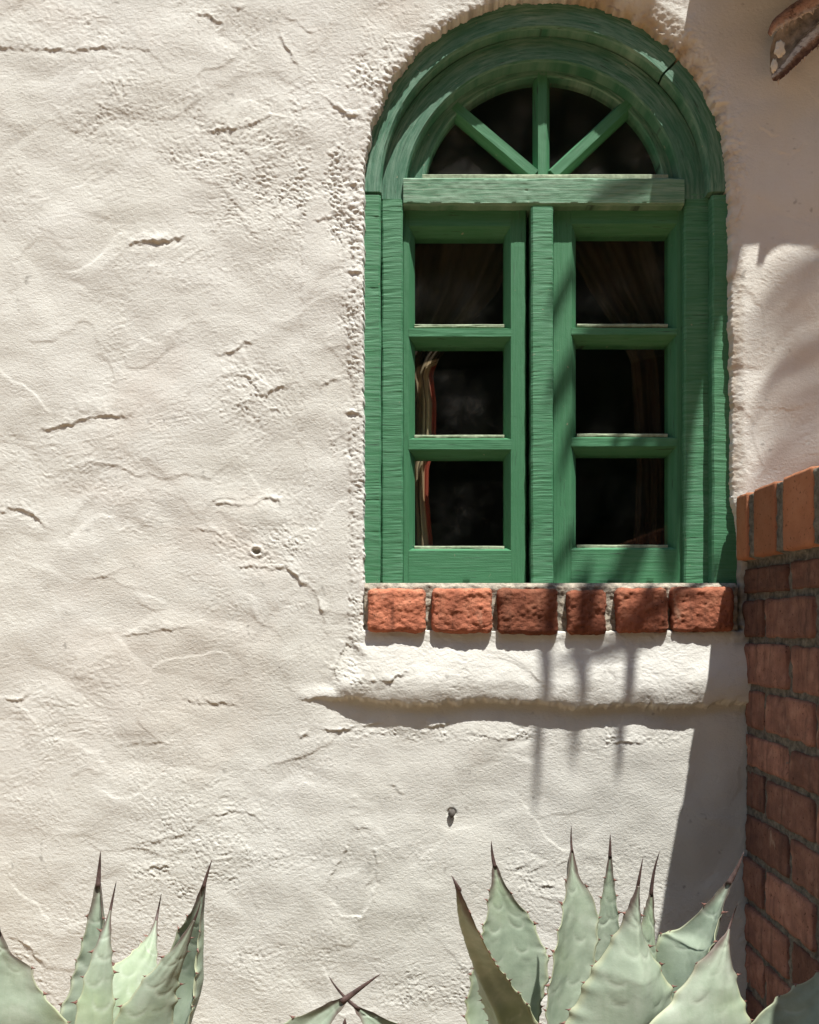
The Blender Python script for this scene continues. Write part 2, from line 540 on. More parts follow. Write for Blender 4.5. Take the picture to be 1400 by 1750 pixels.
def stucco_height(X, Y):
    """metres towards the camera, plus stain and dirt masks"""
    h = 4.2 * fbm2(X / 330, Y / 300, 2, 1) + 1.5 * fbm2(X / 90, Y / 80, 2, 5)
    # overlapping trowel passes
    wx = X + 40 * fbm2(X / 130, Y / 130, 2, 21); wy = Y + 40 * fbm2(X / 130, Y / 130, 2, 27)
    for i, (sx, sy, t, amp) in enumerate([(260, 190, .10, 1.7), (210, 260, -.08, 1.5), (170, 140, .22, 1.3), (300, 150, .0, 1.2)]):
        n = perlin2(wx / sx, wy / sy, 40 + i * 7) + .05 * perlin2(X / 22, Y / 22, 90 + i)
        mask = sstep(-.15, .35, perlin2(X / 190, Y / 190, 60 + i))
        h = h + amp * mask * (sstep(t - .03 - .05 * (i % 2), t + .03 + .05 * (i % 2), n) - .5) * .55
        h = h + .16 * mask * np.exp(-((n - t) / .035) ** 2) * sstep(-.1, .4, perlin2(X / 70, Y / 70, 70 + i))
    # long joined creases between trowel sweeps
    h = h + 2.6 * np.abs(perlin2(wx / 230, wy / 170, 201)) + 1.6 * np.abs(perlin2(wx / 120, wy / 100, 205)) * sstep(-.3, .3, perlin2(X / 200, Y / 200, 207))
    # float drag texture
    ang = .6 * perlin2(X / 300, Y / 300, 33) + .25
    u = X * np.cos(ang) + Y * np.sin(ang); v = -X * np.sin(ang) + Y * np.cos(ang)
    u = u + 5 * perlin2(X / 26, Y / 26, 36); v = v + 5 * perlin2(X / 26, Y / 26, 38)
    tex = .75 * perlin2(u / 11, v / 7, 41) + .7 * perlin2(u / 6.2, v / 4.4, 44) + .6 * perlin2(X / 4.6, Y / 4.2, 47)
    tex2 = fbm2(X / 11, Y / 10, 2, 51)
    A = .24 + .20 * sstep(-.2, .5, perlin2(X / 120, Y / 110, 55))
    for (cx, cy, rx, ry, am) in ROUGH:
        q = np.hypot((X - cx) / rx, (Y - cy) / ry) + .35 * perlin2(X / 50, Y / 50, 57)
        A = A + am * (1 - sstep(.35, 1.15, q))
    for (cx, cy, rx, ry) in SMOOTH:
        q = np.hypot((X - cx) / rx, (Y - cy) / ry) + .3 * perlin2(X / 40, Y / 40, 58)
        A = A * (1 - .72 * (1 - sstep(.6, 1.15, q)))
    brk = .72 + .55 * perlin2(X / 28, Y / 24, 59)
    h = h + np.minimum(A, .42) * (tex + .5 * tex2) * brk * .85
    # torn flakes: thin layers with crisp edges where the float dragged
    rgh = np.clip(A - .26, 0, 1)
    f1 = .7 * perlin2(u / 13, v / 9, 141) + .6 * perlin2(u / 6, v / 4.6, 143) + .4 * perlin2(X / 3.6, Y / 3.6, 145)
    f2 = .8 * perlin2(X / 8, Y / 6.5, 147) + .5 * perlin2(X / 4, Y / 3.6, 149)
    h = h + rgh * 1.8 * ((sstep(-.13, .13, f1) - .5) * 1.0 + (sstep(-.05, .19, f2) - .5) * .8) * brk
    # torn pits where the texture is roughest
    pit = perlin2(X / 13, Y / 9, 61) + .5 * perlin2(X / 6, Y / 5, 63) + .25 * perlin2(X / 30, Y / 30, 64)
    h = h - 1.6 * sstep(.5, .95, pit) * sstep(.6, 1.1, A)
    # vertical trowel bands left of the window
    h = h + .7 * sstep(512, 520, X + 5 * perlin2(X / 14, Y / 14, 66) + 12 * perlin2(Y / 60, Y * 0, 65)) * (1 - sstep(558, 566, X)) * sstep(120, 220, Y) * (1 - sstep(880, 960, Y))
    h = h + 2.0 * sstep(596, 604, X + 7 * perlin2(Y / 50, Y * 0, 67) + 4 * perlin2(X / 9, Y / 9, 68)) * (1 - sstep(1085, 1100, Y)) * sstep(200, 300, Y)
    lad = (np.abs(X - 606) < 7) * (np.sin(Y / 2.3) > .3) * (np.sin(Y / 31) > -.3) * (Y > 1205) * (Y < 1400)
    h = h + .35 * lad
    for i, (pts, am, up, dn) in enumerate(LIPS):
        xs = [p[0] for p in pts]; ys = [p[1] for p in pts]; mg = up * 3 + 30
        m = (X > min(xs) - mg) & (X < max(xs) + mg) & (Y > min(ys) - mg) & (Y < max(ys) + mg)
        if not m.any(): continue
        x = X[m]; y = Y[m]
        jx = x + 5 * perlin2(x / 17, y / 17, 80 + i); jy = y + 4.5 * perlin2(x / 13, y / 13, 83 + i) + 2.2 * perlin2(x / 5, y / 5, 86 + i)
        d, s, t = polydist(jx, jy, pts)
        env = np.sin(np.pi * np.clip(t, 0, 1)) ** .7 * (.72 + .55 * perlin2(x / 22, y / 22, 88 + i) + .3 * perlin2(x / 7, y / 7, 188 + i))
        sd = d * s
        ends = np.where((t <= 0.001) | (t >= .999), np.exp(-(d / 9) ** 2), 1.0)
        env = np.clip(env, 0, 1.2) * ends
        up_p = np.exp(-np.clip(sd, 0, None) / (up * .5))
        lo_p = np.clip(1 + sd / 2.6, 0, 1) - (dn / am) * np.exp(-((sd + 5) / 6) ** 2) * (sd < 0)
        h[m] += am * .62 * env * np.where(sd >= 0, up_p, lo_p)
    # plaster ledge under the sill
    edge = 1195 + 9 * perlin2(X / 130, X * 0, 90) + 5 * perlin2(X / 60, X * 0, 91) + 4 * perlin2(X / 17, Y / 30, 92) + 2.2 * perlin2(X / 6, Y / 9, 93) + 9 * sstep(700, 1250, X)
    smooth_e = 1199 + 9 * perlin2(X / 130, X * 0, 90) + 9 * sstep(700, 1250, X)
    tt_ = np.clip((Y - 1158) / (smooth_e - 1158), 0, 1)
    prof = (.34 + .66 * sstep(1080, 1172, Y)) * sstep(1060, 1076, Y) * (1 - .28 * tt_ ** 2.6) * (1 - sstep(edge - 2, edge + 6, Y))
    lft = sstep(500, 530, X + (Y - 1196) * -.1) * np.where(Y > 1165, 1, 0) + 0 * X
    lft = np.maximum(sstep(560, 625, X + .6 * (Y - 1150) + 10 * perlin2(X / 30, Y / 30, 94)), lft * sstep(1165, 1192, Y) * .8)
    low = sstep(500, 640, X)
    h = h + (2 + 15.5 * low + 1.0 * fbm2(X / 60, Y / 40, 3, 211)) * prof * lft
    # hollow just below the ledge, deeper wall in the lower right
    h = h - 2.5 * np.exp(-((Y - edge - 16) / 16) ** 2) * low
    # small hole and its crumbs
    q = np.hypot((X - 438) / 7.5, (Y - 942) / 5.5)
    h = h - 12 * (1 - sstep(.6, 1.0, q)) + 1.6 * np.exp(-((q - 1.4) / .5) ** 2)
    q = np.hypot((X - 772) / 9, (Y - 1390) / 10)
    h = h - 2.5 * (1 - sstep(.7, 1.1, q))
    # opening for the window
    s0 = opening_sdf(X, Y)
    jag = 3.5 * perlin2(X / 31, Y / 27, 101) + 2.2 * perlin2(X / 11, Y / 9, 103) + 1.6 * perlin2(X / 4.5, Y / 4.5, 104)
    upper = 1 - sstep(180, 420, Y)
    s = s0 + jag * (.55 + .55 * upper) + 1
    th = np.arctan2(-(Y - ACY), X - ACX)
    cw = 5 + 32 * sstep(.35, .75, th) * (1 - sstep(1.25, 1.7, th)) * (Y < ACY) + 14 * (X > ACX) * (Y >= ACY - 150) + 8 * sstep(1.7, 2.2, th) * (Y < ACY)
    cw = cw * (1 - .8 * sstep(1055, 1075, Y))
    cd = 3 + 11 * sstep(8, 30, cw)
    h = np.where(s > 0, h - cd * (1 - np.clip(s / cw, 0, 1)) ** 1.5, h)
    near = np.exp(-(np.clip(s, 0, None) / 30) ** 2)
    h = h + near * 1.0 * (.4 + .6 * upper) * fbm2(X / 9, Y / 8, 2, 107)
    h = np.where(s < 0, np.minimum(h - cd, 0) - np.clip(-s * 30, 0, 92), h)
    h = np.clip(h, -95, 60)
    stain = sstep(.0, 1, (1 - np.clip(s / (cw + 8), 0, 1))) * sstep(12, 30, cw) * (.55 + .6 * perlin2(X / 30, Y / 30, 111))
    stain = stain + .35 * (1 - sstep(0, 22, s)) * (X > ACX) * (.5 + perlin2(X / 14, Y / 14, 113)) * (s0 > -12)
    dirt_shade = sstep(.5, .8, pit) * sstep(.35, .7, perlin2(X / 40, Y / 40, 115)) * .5 + (s < 4) * upper * .5 * sstep(-.2, .6, perlin2(X / 12, Y / 12, 117))
    dirt_shade = dirt_shade + .8 * sstep(1246, 1256, X) * (1 - sstep(1272, 1290, X)) * sstep(900, 970, Y) * (1 - sstep(1085, 1120, Y)) * (.7 + .5 * perlin2(X / 9, Y / 14, 119))  # shade of the recess beside the right jamb, painted dark
    return h / 1000.0, np.clip(stain, 0, 1), np.clip(dirt_shade, 0, 1), s


def spaced(a, b, step, lo, hi):
    mid = list(np.arange(a, b + step / 2, step))
    out = []; x = mid[-1]; st = step
    while x < hi:
        st *= 1.22; x += st; out.append(x)
    pre = []; x = mid[0]; st = step
    while x > lo:
        st *= 1.22; x -= st; pre.append(x)
    return np.array(pre[::-1] + mid + out)


gx = spaced(-20, 1420, 1.75, -3000, 2600)
gy = spaced(-20, 1770, 1.75, -1500, 2020)
gy = gy[gy < 2018]
XX, YY = np.meshgrid(gx, gy)
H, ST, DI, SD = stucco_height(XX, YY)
fade = 1 - np.clip(np.maximum.reduce([(-60 - XX) / 300, (XX - 1460) / 300, (-60 - YY) / 300, YY * 0]), 0, 1)
H = np.where(SD > 0, H * fade, H)
co = np.stack([(XX - 720) / 1000, -H, CZ + (1070 - YY) / 1000], -1).reshape(-1, 3).astype(np.float32)
ny, nx = XX.shape
idx = np.arange(nx * ny).reshape(ny, nx)
quads = np.stack([idx[:-1, :-1], idx[1:, :-1], idx[1:, 1:], idx[:-1, 1:]], -1).reshape(-1, 4)
deep = (SD < -7)
dm = (deep[:-1, :-1] & deep[1:, :-1] & deep[1:, 1:] & deep[:-1, 1:]).reshape(-1)
quads = quads[~dm]
wm = bpy.data.meshes.new('stucco_wall')
wm.vertices.add(len(co)); wm.vertices.foreach_set('co', co.ravel())
wm.loops.add(quads.size); wm.loops.foreach_set('vertex_index', quads.ravel().astype(np.int32))
wm.polygons.add(len(quads)); wm.polygons.foreach_set('loop_start', np.arange(0, quads.size, 4, dtype=np.int32))
wm.polygons.foreach_set('loop_total', np.full(len(quads), 4, np.int32))
wm.update(calc_edges=True); wm.validate()
for nm, arr in (('stain', ST), ('dirt_shade', DI)):
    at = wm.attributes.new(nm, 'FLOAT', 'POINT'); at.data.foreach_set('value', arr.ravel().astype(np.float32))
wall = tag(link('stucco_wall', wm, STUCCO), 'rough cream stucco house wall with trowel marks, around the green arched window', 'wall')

# masonry behind the stucco, leaving the window opening
cb = bmesh.new()
for (x0, x1, z0, z1) in ((-3.7, -.13, .0, 3.4), (.56, 3.2, .0, 3.4), (-.13, .56, 2.06 + .02, 3.4), (-.13, .56, .0, CZ - .03)):
    me = box_mesh('t', x0, x1, .098, .30, z0, z1); cb.from_mesh(me); bpy.data.meshes.remove(me)
cm = bpy.data.meshes.new('wall_core'); cb.to_mesh(cm); cb.free()
link('wall_core', cm, STUCCO, wall, False)
# a dark pebble caught in the plaster
pb = bmesh.new(); bmesh.ops.create_icosphere(pb, subdivisions=3, radius=1)
for v in pb.verts:
    k = 1 + .25 * float(perlin3(v.co.x * 1.4, v.co.y * 1.4, v.co.z * 1.4, 3))
    v.co = P(772, 1390, -.003) + Vector((v.co.x * .0058 * k, v.co.y * .005, v.co.z * .0078 * k))
pm = bpy.data.meshes.new('pebble'); pb.to_mesh(pm); pb.free()
link('pebble', pm, STONE, wall)

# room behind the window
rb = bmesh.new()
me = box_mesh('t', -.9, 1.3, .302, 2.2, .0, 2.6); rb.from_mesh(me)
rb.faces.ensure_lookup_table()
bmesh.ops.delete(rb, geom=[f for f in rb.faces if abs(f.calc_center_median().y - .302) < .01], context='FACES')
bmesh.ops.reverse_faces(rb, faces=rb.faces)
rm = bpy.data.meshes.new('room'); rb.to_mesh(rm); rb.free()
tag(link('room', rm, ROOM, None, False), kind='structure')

# ------------------------------------------------------------------ window joinery
win = empty('arched_window', P(936, 1000, .04),
            'green painted arched wooden window with fanlight and two three-pane sashes', 'window')


def sweep(name, pts, prof, mat, parent, style=None, amp=0.0, closed=False, wob=0.0, seed=0):
    """pts: (x,z) world centre line; prof: list of (w, y, isfront)"""
    pts = np.array(pts, float)
    tg = np.gradient(pts, axis=0)
    tg /= np.linalg.norm(tg, axis=1)[:, None]
    nr = np.stack([-tg[:, 1], tg[:, 0]], 1)
    s = np.concatenate([[0], np.cumsum(np.linalg.norm(np.diff(pts, axis=0), axis=1))]) * 1000
    n = len(pts); k = len(prof)
    w = np.array([p[0] for p in prof]); y = np.array([p[1] for p in prof]); fr = np.array([p[2] for p in prof], float)
    S, W = np.meshgrid(s, w * 1000, indexing='ij')
    disp = np.zeros_like(S)
    if style == 'sawn':
        sk = S + .10 * W * np.sin(seed * 3.1) + 2 * perlin2(W / 30, S / 90, seed)
        disp = .8 * perlin2(sk / 5.2, W / 130, seed + 1) + .8 * perlin2(sk / 2.5, W / 70, seed + 2) - 1.1 * sstep(.42, .66, perlin2(sk / 11, W / 60, seed + 4))
        disp = disp * (.45 + .7 * sstep(-.3, .4, perlin2(sk / 60, W / 25, seed + 3)))
    elif style == 'grain':
        disp = perlin2(S / 70, W / 5, seed + 1) + .5 * perlin2(S / 25, W / 2.6, seed + 2) + .5 * perlin2(S / 9, W / 9, seed + 5)
    elif style == 'rough':
        disp = .8 * fbm2(S / 26, W / 4.5, 3, seed) + .3 * perlin2(S / 7, W / 7, seed + 5) - 1.0 * sstep(.5, .75, perlin2(S / 22, W / 3, seed + 7))
    Yd = y[None, :] - amp * disp * fr[None, :]
    we = w[None, :] + (wob * perlin2(S / 40, np.sign(W) * 3.3, seed + 9) if wob else 0)
    X = pts[:, None, 0] + nr[:, None, 0] * we
    Z = pts[:, None, 1] + nr[:, None, 1] * we
    V = np.stack([X, Yd, Z], -1).reshape(-1, 3)
    F = []
    for i in range(n - 1 if not closed else n):
        j = (i + 1) % n
        for a in range(k):
            b = (a + 1) % k
            F.append((i * k + a, i * k + b, j * k + b, j * k + a))
    if not closed:
        F.append(tuple(range(k))[::-1]); F.append(tuple((n - 1) * k + a for a in range(k)))
    me = mesh(name, V, F)
    bm = bmesh.new(); bm.from_mesh(me); bmesh.ops.recalc_face_normals(bm, faces=bm.faces); bm.to_mesh(me); bm.free()
    for an, ar in (('grain_s', S / 1000), ('grain_w', W / 1000)):
        at = me.attributes.new(an, 'FLOAT', 'POINT'); at.data.foreach_set('value', ar.ravel().astype(np.float32))
    o = link(name, me, mat, None)
    me.set_sharp_from_angle(angle=math.radians(38))
    return child(o, parent)


def board(w, front, back, cham=.002, m=8, cham_d=None):
    """flat faced profile, chamfered front arrises"""
    cd = cham if cham_d is None else cham_d
    h = w / 2
    fr = [(-h + cham + (w - 2 * cham) * i / (m - 1), front, 1.0) for i in range(m)]
    return [(-h, back, 0), (-h, front + cd, .5)] + fr + [(h, front + cd, .5), (h, back, 0)]


def prof_asym(w0, w1, front, back, c0, c1, d0, d1, m=5):
    """profile from w0 to w1 with its own slope on each side: chamfer widths c0, c1 and depths d0, d1"""
    fr = [(w0 + c0 + (w1 - c1 - w0 - c0) * i / (m - 1), front, 1.0) for i in range(m)]
    return [(w0, back, 0), (w0, front + d0, 0)] + fr + [(w1, front + d1, 0), (w1, back, 0)]


def line(a, b, step=.004):
    L = math.dist(a, b); n = max(2, int(L / step))
    return [(a[0] + (b[0] - a[0]) * i / n, a[1] + (b[1] - a[1]) * i / n) for i in range(n + 1)]


def xz(px, py, dep):
    p = P(px, py, dep); return (p.x, p.z)


def pxw(px, dep):
    return px / 1000 * (D + dep) / D


def vboard(name, x0, x1, y0, y1, front, back, mat, parent, style, amp, cham=.002, step=.003, m=8, wob=0, seed=0, cham_d=None):
    xm = (x0 + x1) / 2
    return sweep(name, line(xz(xm, y0, front), xz(xm, y1, front), step), board(pxw(x1 - x0, front), front, back, cham, m, cham_d),
                 mat, parent, style, amp, wob=wob, seed=seed)


def hboard(name, x0, x1, y0, y1, front, back, mat, parent, style, amp, cham=.002, step=.004, m=8, wob=0, seed=0, cham_d=None):
    ym = (y0 + y1) / 2
    return sweep(name, line(xz(x0, ym, front), xz(x1, ym, front), step), board(pxw(y1 - y0, front), front, back, cham, m, cham_d),
                 mat, parent, style, amp, wob=wob, seed=seed)


def arc_pts(cx, cy, r, a0, a1, dep, n, ex=2.0, b=None):
    b = b or r
    out = []
    for i in range(n + 1):
        t = math.radians(a0 + (a1 - a0) * i / n)
        c, s = math.cos(t), math.sin(t)
        k = (abs(c) ** ex + abs(s) ** ex) ** (-1 / ex)
        out.append(xz(cx + r * k * c, cy - b * k * s, dep))
    return out


F_OUT, F_IN, F_TR, F_SASH, F_FAN = .019, .039, .031, .051, .063
# outer casing: two jambs and two arch pieces, reaching a little behind the plaster
vboard('outer_jamb', 612, 650.5, 333, 1004, F_OUT, .095, PAINT_SAWN, win, 'sawn', .00042, .003, .0012, 8, .0012, seed=3)
vboard('outer_jamb', 1218, 1262, 333, 1004, F_OUT, .095, PAINT_SAWN, win, 'sawn', .00042, .003, .0012, 8, .0012, seed=14)
oc = (931.5, 327)
for (a0, a1, sd) in ((180, 45.2, 5), (44.4, 0, 8)):
    # centre radius 302, width 46 (outer edge hides behind the plaster)
    sweep('outer_arch', arc_pts(oc[0], oc[1], 304, a0, a1, F_OUT, 150 if sd == 5 else 60, 2.06),
          board(pxw(49, F_OUT), F_OUT, .090, .004, 9), PAINT_ARCH, win, 'rough', .00045, seed=sd)
# inner casing
vboard('inner_jamb', 652, 688.5, 340, 1001, F_IN - .006, .095, PAINT_SAWN, win, 'sawn', .00048, .003, .0012, 8, .0012, seed=23)
vboard('inner_jamb', 1170, 1214, 331, 1001, F_IN, .095, PAINT_SAWN, win, 'sawn', .00042, .003, .0012, 8, .0012, seed=29)
ic = (928, 340)
sweep('inner_arch', arc_pts(ic[0], ic[1], 258, 180, 0, F_IN, 170, 2.0), board(pxw(44, F_IN), F_IN, .095, .003, 8), PAINT_ARCH, win, 'rough', .00035, seed=31)
for (x0, x1) in ((652, 690), (1171, 1214)):
    vboard('arch_foot', x0, x1, 338 if x0 < 800 else 326, 318 if x0 < 800 else 310, F_IN + .001, .094, PAINT_ARCH, win, 'rough', .0006, .002, .003, 6, seed=int(x0))
# transom and mullion
hboard('transom', 689.5, 1170, 303, 350, F_TR, .095, PAINT_OLD, win, 'rough', .0007, .0035, .0025, 14, .0010, seed=37)
vboard('mullion', 908.5, 946, 353, 1000, F_TR, .095, PAINT_SAWN, win, 'sawn', .00042, .003, .0012, 8, .0012, seed=41)

# fanlight
fan = empty('fanlight', (0, 0, 0)); child(fan, win); fan.location = Vector((0, 0, 0))
fc = (930, 337)
sweep('fan_frame', arc_pts(fc[0], fc[1], 221, 180, 0, F_FAN, 130), prof_asym(-pxw(15, F_FAN), pxw(26, F_FAN), F_FAN, .09, .002, .009, .002, .006), PAINT_ARCH, fan, 'grain', .0003, seed=43)
sweep('fan_bead', arc_pts(fc[0], fc[1], 207.5, 180, 0, F_FAN + .007, 120), board(pxw(6, F_FAN), F_FAN + .007, .088, .003, 4), PAINT_ARCH, fan, 'grain', .0003, seed=44)
hboard('fan_rail', 722, 1142, 297, 309, F_FAN - .012, .088, PUTTY, fan, 'grain', .0004, .002, .005, 4, seed=45)
vboard('glazing_bar', 913, 941, 122, 299, F_FAN, .086, PAINT_V, fan, 'grain', .0004, .007, .004, 5, seed=46, cham_d=.012)
for (xa, ya, xb, yb, sd) in ((777, 180, 915, 297, 47), (1077, 174, 946, 297, 48)):
    sweep('glazing_bar', line(xz(xa, ya, F_FAN), xz(xb, yb, F_FAN)), board(pxw(27, F_FAN), F_FAN - .0006, .085, .006, 5, .012), PAINT_H, fan, 'grain', .0005, seed=sd)


def pane(parent, poly, dep, name='glass_pane', th=.003, mat=None):
    n = len(poly)
    V = [P(x, y, dep) for x, y in poly] + [P(x, y, dep) + Vector((0, th, 0)) for x, y in poly]
    F = [tuple(range(n)), tuple(range(2 * n - 1, n - 1, -1))] + [(i, i + n, (i + 1) % n + n, (i + 1) % n) for i in range(n)]
    me = mesh(name, V, F)
    bm = bmesh.new(); bm.from_mesh(me); bmesh.ops.recalc_face_normals(bm, faces=bm.faces); bm.to_mesh(me); bm.free()
    return child(link(name, me, mat or GLASS, None, False), parent)


def fan_pane(a0, a1, dep):
    c = (930, 330)
    pts = [(c[0], 303)] if False else []
    for i in range(13):
        t = math.radians(a0 + (a1 - a0) * i / 12)
        pts.append((fc[0] + 210 * math.cos(t), fc[1] - 210 * math.sin(t)))
    pts = [(x, min(y, 304)) for x, y in pts]
    pts.append((930, 304) if a0 > 15 or a1 < 165 else (930, 304))
    return pane(fan, pts, dep, mat=GLASS_SHEEN)


for a0, a1 in ((11.5, 44.5), (46.0, 89.5), (90.5, 134.0), (135.5, 168.5)):
    fan_pane(a0, a1, .078)


def sash(xa, xb, ga, gb, rows, top, bot, sd, label=None):
    """xa..xb outer edges, ga..gb glass edges, rows: glass (top,bottom) in pixels"""
    s = empty('sash', (0, 0, 0)); child(s, win); s.location = Vector((0, 0, 0))
    f = F_SASH
    dn = lambda y: y - (1070 - y) * .0150
    gbx = gb + (gb - 720) * .0135
    bev, bd = 10, .016
    # stiles: sight edge slopes in to the glass
    for (x0, x1, side) in ((xa, ga + 1, 1), (gbx - 1, xb, -1)):
        xm = (x0 + x1) / 2; w = pxw(x1 - x0, f) / 2
        pts = line(xz(xm, top, f), xz(xm, bot, f), .004)
        # path runs downwards: +w is towards +x
        c = pxw(bev, f)
        pr = prof_asym(-w, w, f, .088, .0015 if side == 1 else c, c if side == 1 else .0015, .0015 if side == 1 else bd, bd if side == 1 else .0015, 6)
        sweep('stile', pts, pr, PAINT_V, s, 'grain', .0003, seed=sd + x0)
    rails = [(top, dn(rows[0][0]) + 1, 'rail', 0, 1)] + \
            [(rows[i][1] - 1, dn(rows[i + 1][0]) + 1, 'glazing_bar', 1, 1) for i in range(len(rows) - 1)] + [(rows[-1][1] - 1, bot, 'rail', 1, 0)]
    for (y0, y1, nm, ct, cbm) in rails:
        ym = (y0 + y1) / 2; w = pxw(y1 - y0, f) / 2
        xl = ga - bev + .5; xr = gbx + bev - .5
        pts = line(xz(xl, ym, f - .0008), xz(xr, ym, f - .0008), .004)
        # path runs to +x: +w is upwards
        lo = (pxw(13, f), .020) if cbm else (.0015, .0015)
        hi = (pxw(5, f), .012) if ct else (.0015, .0015)
        pr = prof_asym(-w, w, f - .0008, .087, lo[0], hi[0], lo[1], hi[1], 6)
        sweep(nm, pts, pr, PAINT_H, s, 'grain' if nm == 'glazing_bar' else 'rough', .0004, seed=sd + y0)
        if ct:
            hboard('putty', ga + .5, gb - .5, y0 - 3, y0 + 3.0, f + .008, .084, PUTTY, s, 'rough', .0006, .0012, .004, 4, .0005, seed=sd + y0)
    for (y0, y1) in rows:
        pane(s, [(ga - 4, y0 - 4), (gb + 4, y0 - 4), (gb + 4, y1 + 4), (ga - 4, y1 + 4)], .068)
    return s


sash(688.5, 899.5, 708, 862.5, [(408, 558), (594, 747), (784, 937)], 348, 999, 60)
sash(945, 1171, 986, 1142, [(404, 557), (591, 745), (779, 935)], 348, 999, 160)

# ------------------------------------------------------------------ curtains
def curtain(edge, fixed, dep, label, folds, seed, name='curtain', mat=None, y0=330, y1=1010):
    n, m = 90, 70
    V = []; A = []
    ys = np.linspace(y0, y1, n)
    ex = np.interp(ys, [e[0] for e in edge], [e[1] for e in edge])
    fx = np.interp(ys, [e[0] for e in fixed], [e[1] for e in fixed])
    for th in (0, 1):
        for i, y in enumerate(ys):
            for j in range(m):
                u = j / (m - 1)
                d = dep + .010 * math.sin(u * folds * 6.283 + .8 * math.sin(y / 160 + seed)) + .004 * math.sin(u * folds * 15 + y / 70) + .0015 * th
                V.append(P(fx[i] + (ex[i] - fx[i]) * u, y, d)); A.append(max(0, 1 - (ex[i] - fx[i]) * (1 - u) / 90) * min(1, max(0, (y - 590) / 35)))  # tan fades to near black above, painting the transom's shade
    F = []
    for th in (0, 1):
        o = th * n * m
        for i in range(n - 1):
            for j in range(m - 1):
                F.append((o + i * m + j, o + i * m + j + 1, o + (i + 1) * m + j + 1, o + (i + 1) * m + j))
    me = mesh(name, V, F)
    at = me.attributes.new('across', 'FLOAT', 'POINT'); at.data.foreach_set('value', np.array(A, np.float32))
    o = link(name, me, mat or CURTAIN)
    return tag(o, label, 'curtain', 'curtains behind the window panes')


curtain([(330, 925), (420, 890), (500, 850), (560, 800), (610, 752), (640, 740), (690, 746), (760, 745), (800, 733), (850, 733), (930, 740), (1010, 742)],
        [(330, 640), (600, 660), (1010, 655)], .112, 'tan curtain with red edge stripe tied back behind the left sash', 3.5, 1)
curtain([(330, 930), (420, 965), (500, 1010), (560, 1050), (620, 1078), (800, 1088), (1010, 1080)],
        [(330, 1215), (1010, 1205)], .125, 'shade-darkened curtain hanging in the dark behind the right sash', 4.0, 4, mat=CURTAIN_DIM)

# ------------------------------------------------------------------ sill of handmade bricks
def brick_mesh(name, sx, sy, sz, n=(12, 6, 9), rough=.002, rnd=.006, seed=0, fine=0.0):
    """rounded, uneven brick centred on its origin"""
    V = {}; verts = []; faces = []

    def vid(i, j, k):
        if (i, j, k) not in V:
            V[(i, j, k)] = len(verts); verts.append(((i / n[0] - .5) * sx, (j / n[1] - .5) * sy, (k / n[2] - .5) * sz))
        return V[(i, j, k)]
    for i in range(n[0]):
        for j in range(n[1]):
            faces.append([vid(i, j, 0), vid(i, j + 1, 0), vid(i + 1, j + 1, 0), vid(i + 1, j, 0)])
            faces.append([vid(i, j, n[2]), vid(i + 1, j, n[2]), vid(i + 1, j + 1, n[2]), vid(i, j + 1, n[2])])
    for i in range(n[0]):
        for k in range(n[2]):
            faces.append([vid(i, 0, k), vid(i + 1, 0, k), vid(i + 1, 0, k + 1), vid(i, 0, k + 1)])
            faces.append([vid(i, n[1], k), vid(i, n[1], k + 1), vid(i + 1, n[1], k + 1), vid(i + 1, n[1], k)])
    for j in range(n[1]):
        for k in range(n[2]):
            faces.append([vid(0, j, k), vid(0, j, k + 1), vid(0, j + 1, k + 1), vid(0, j + 1, k)])
            faces.append([vid(n[0], j, k), vid(n[0], j + 1, k), vid(n[0], j + 1, k + 1), vid(n[0], j, k + 1)])
    v = np.array(verts)
    h = np.array([sx, sy, sz]) / 2
    core = np.clip(v, -(h - rnd), h - rnd)
    d = v - core; L = np.linalg.norm(d, axis=1)[:, None]
    nrm = np.where(L > 1e-9, d / np.maximum(L, 1e-9), 0)
    v = np.where(L > 1e-9, core + nrm * np.minimum(L, rnd), v)
    q = v * 1000
    nz = perlin3(q[:, 0] / 26, q[:, 1] / 26, q[:, 2] / 22, seed) + .5 * perlin3(q[:, 0] / 9, q[:, 1] / 9, q[:, 2] / 7, seed + 3)
    v = v + nrm * (nz * rough)[:, None]
    if fine:
        nz = perlin3(q[:, 0] / 5, q[:, 1] / 5, q[:, 2] / 3.2, seed + 5) - 1.3 * sstep(.35, .6, perlin3(q[:, 0] / 9, q[:, 1] / 9, q[:, 2] / 5, seed + 6))
        v = v + nrm * (nz * fine)[:, None]
    return mesh(name, v, faces)


sill = empty('brick_sill', P(936, 1084, .02), 'row of six rough red bricks set in grey mortar under the green window', 'window sill')
for i, (x0, x1, y0, y1, dp) in enumerate(((630, 726, 1007, 1080, -.013), (741, 840, 1006, 1081, -.014), (854, 953, 1007, 1083, -.013),
                                          (973, 1036, 1008, 1084, -.012), (1058, 1142, 1006, 1081, -.013), (1152, 1254, 1004, 1079, -.011))):
    dp -= .008; w = pxw(x1 - x0 + 4, dp); hh = pxw(y1 - y0 + 2, dp)
    me = brick_mesh('brick', w, .085, hh, (46, 16, 36), .0026, .009, 20 + i * 4, .0009)
    o = link('brick', me, SILL_BRICK, sill)
    c = P((x0 + x1) / 2, (y0 + y1) / 2, dp)
    o.location = c + Vector((0, .0425, 0)) - sill.location
    o.rotation_euler = (0, random.uniform(-.02, .02), random.uniform(-.02, .02))
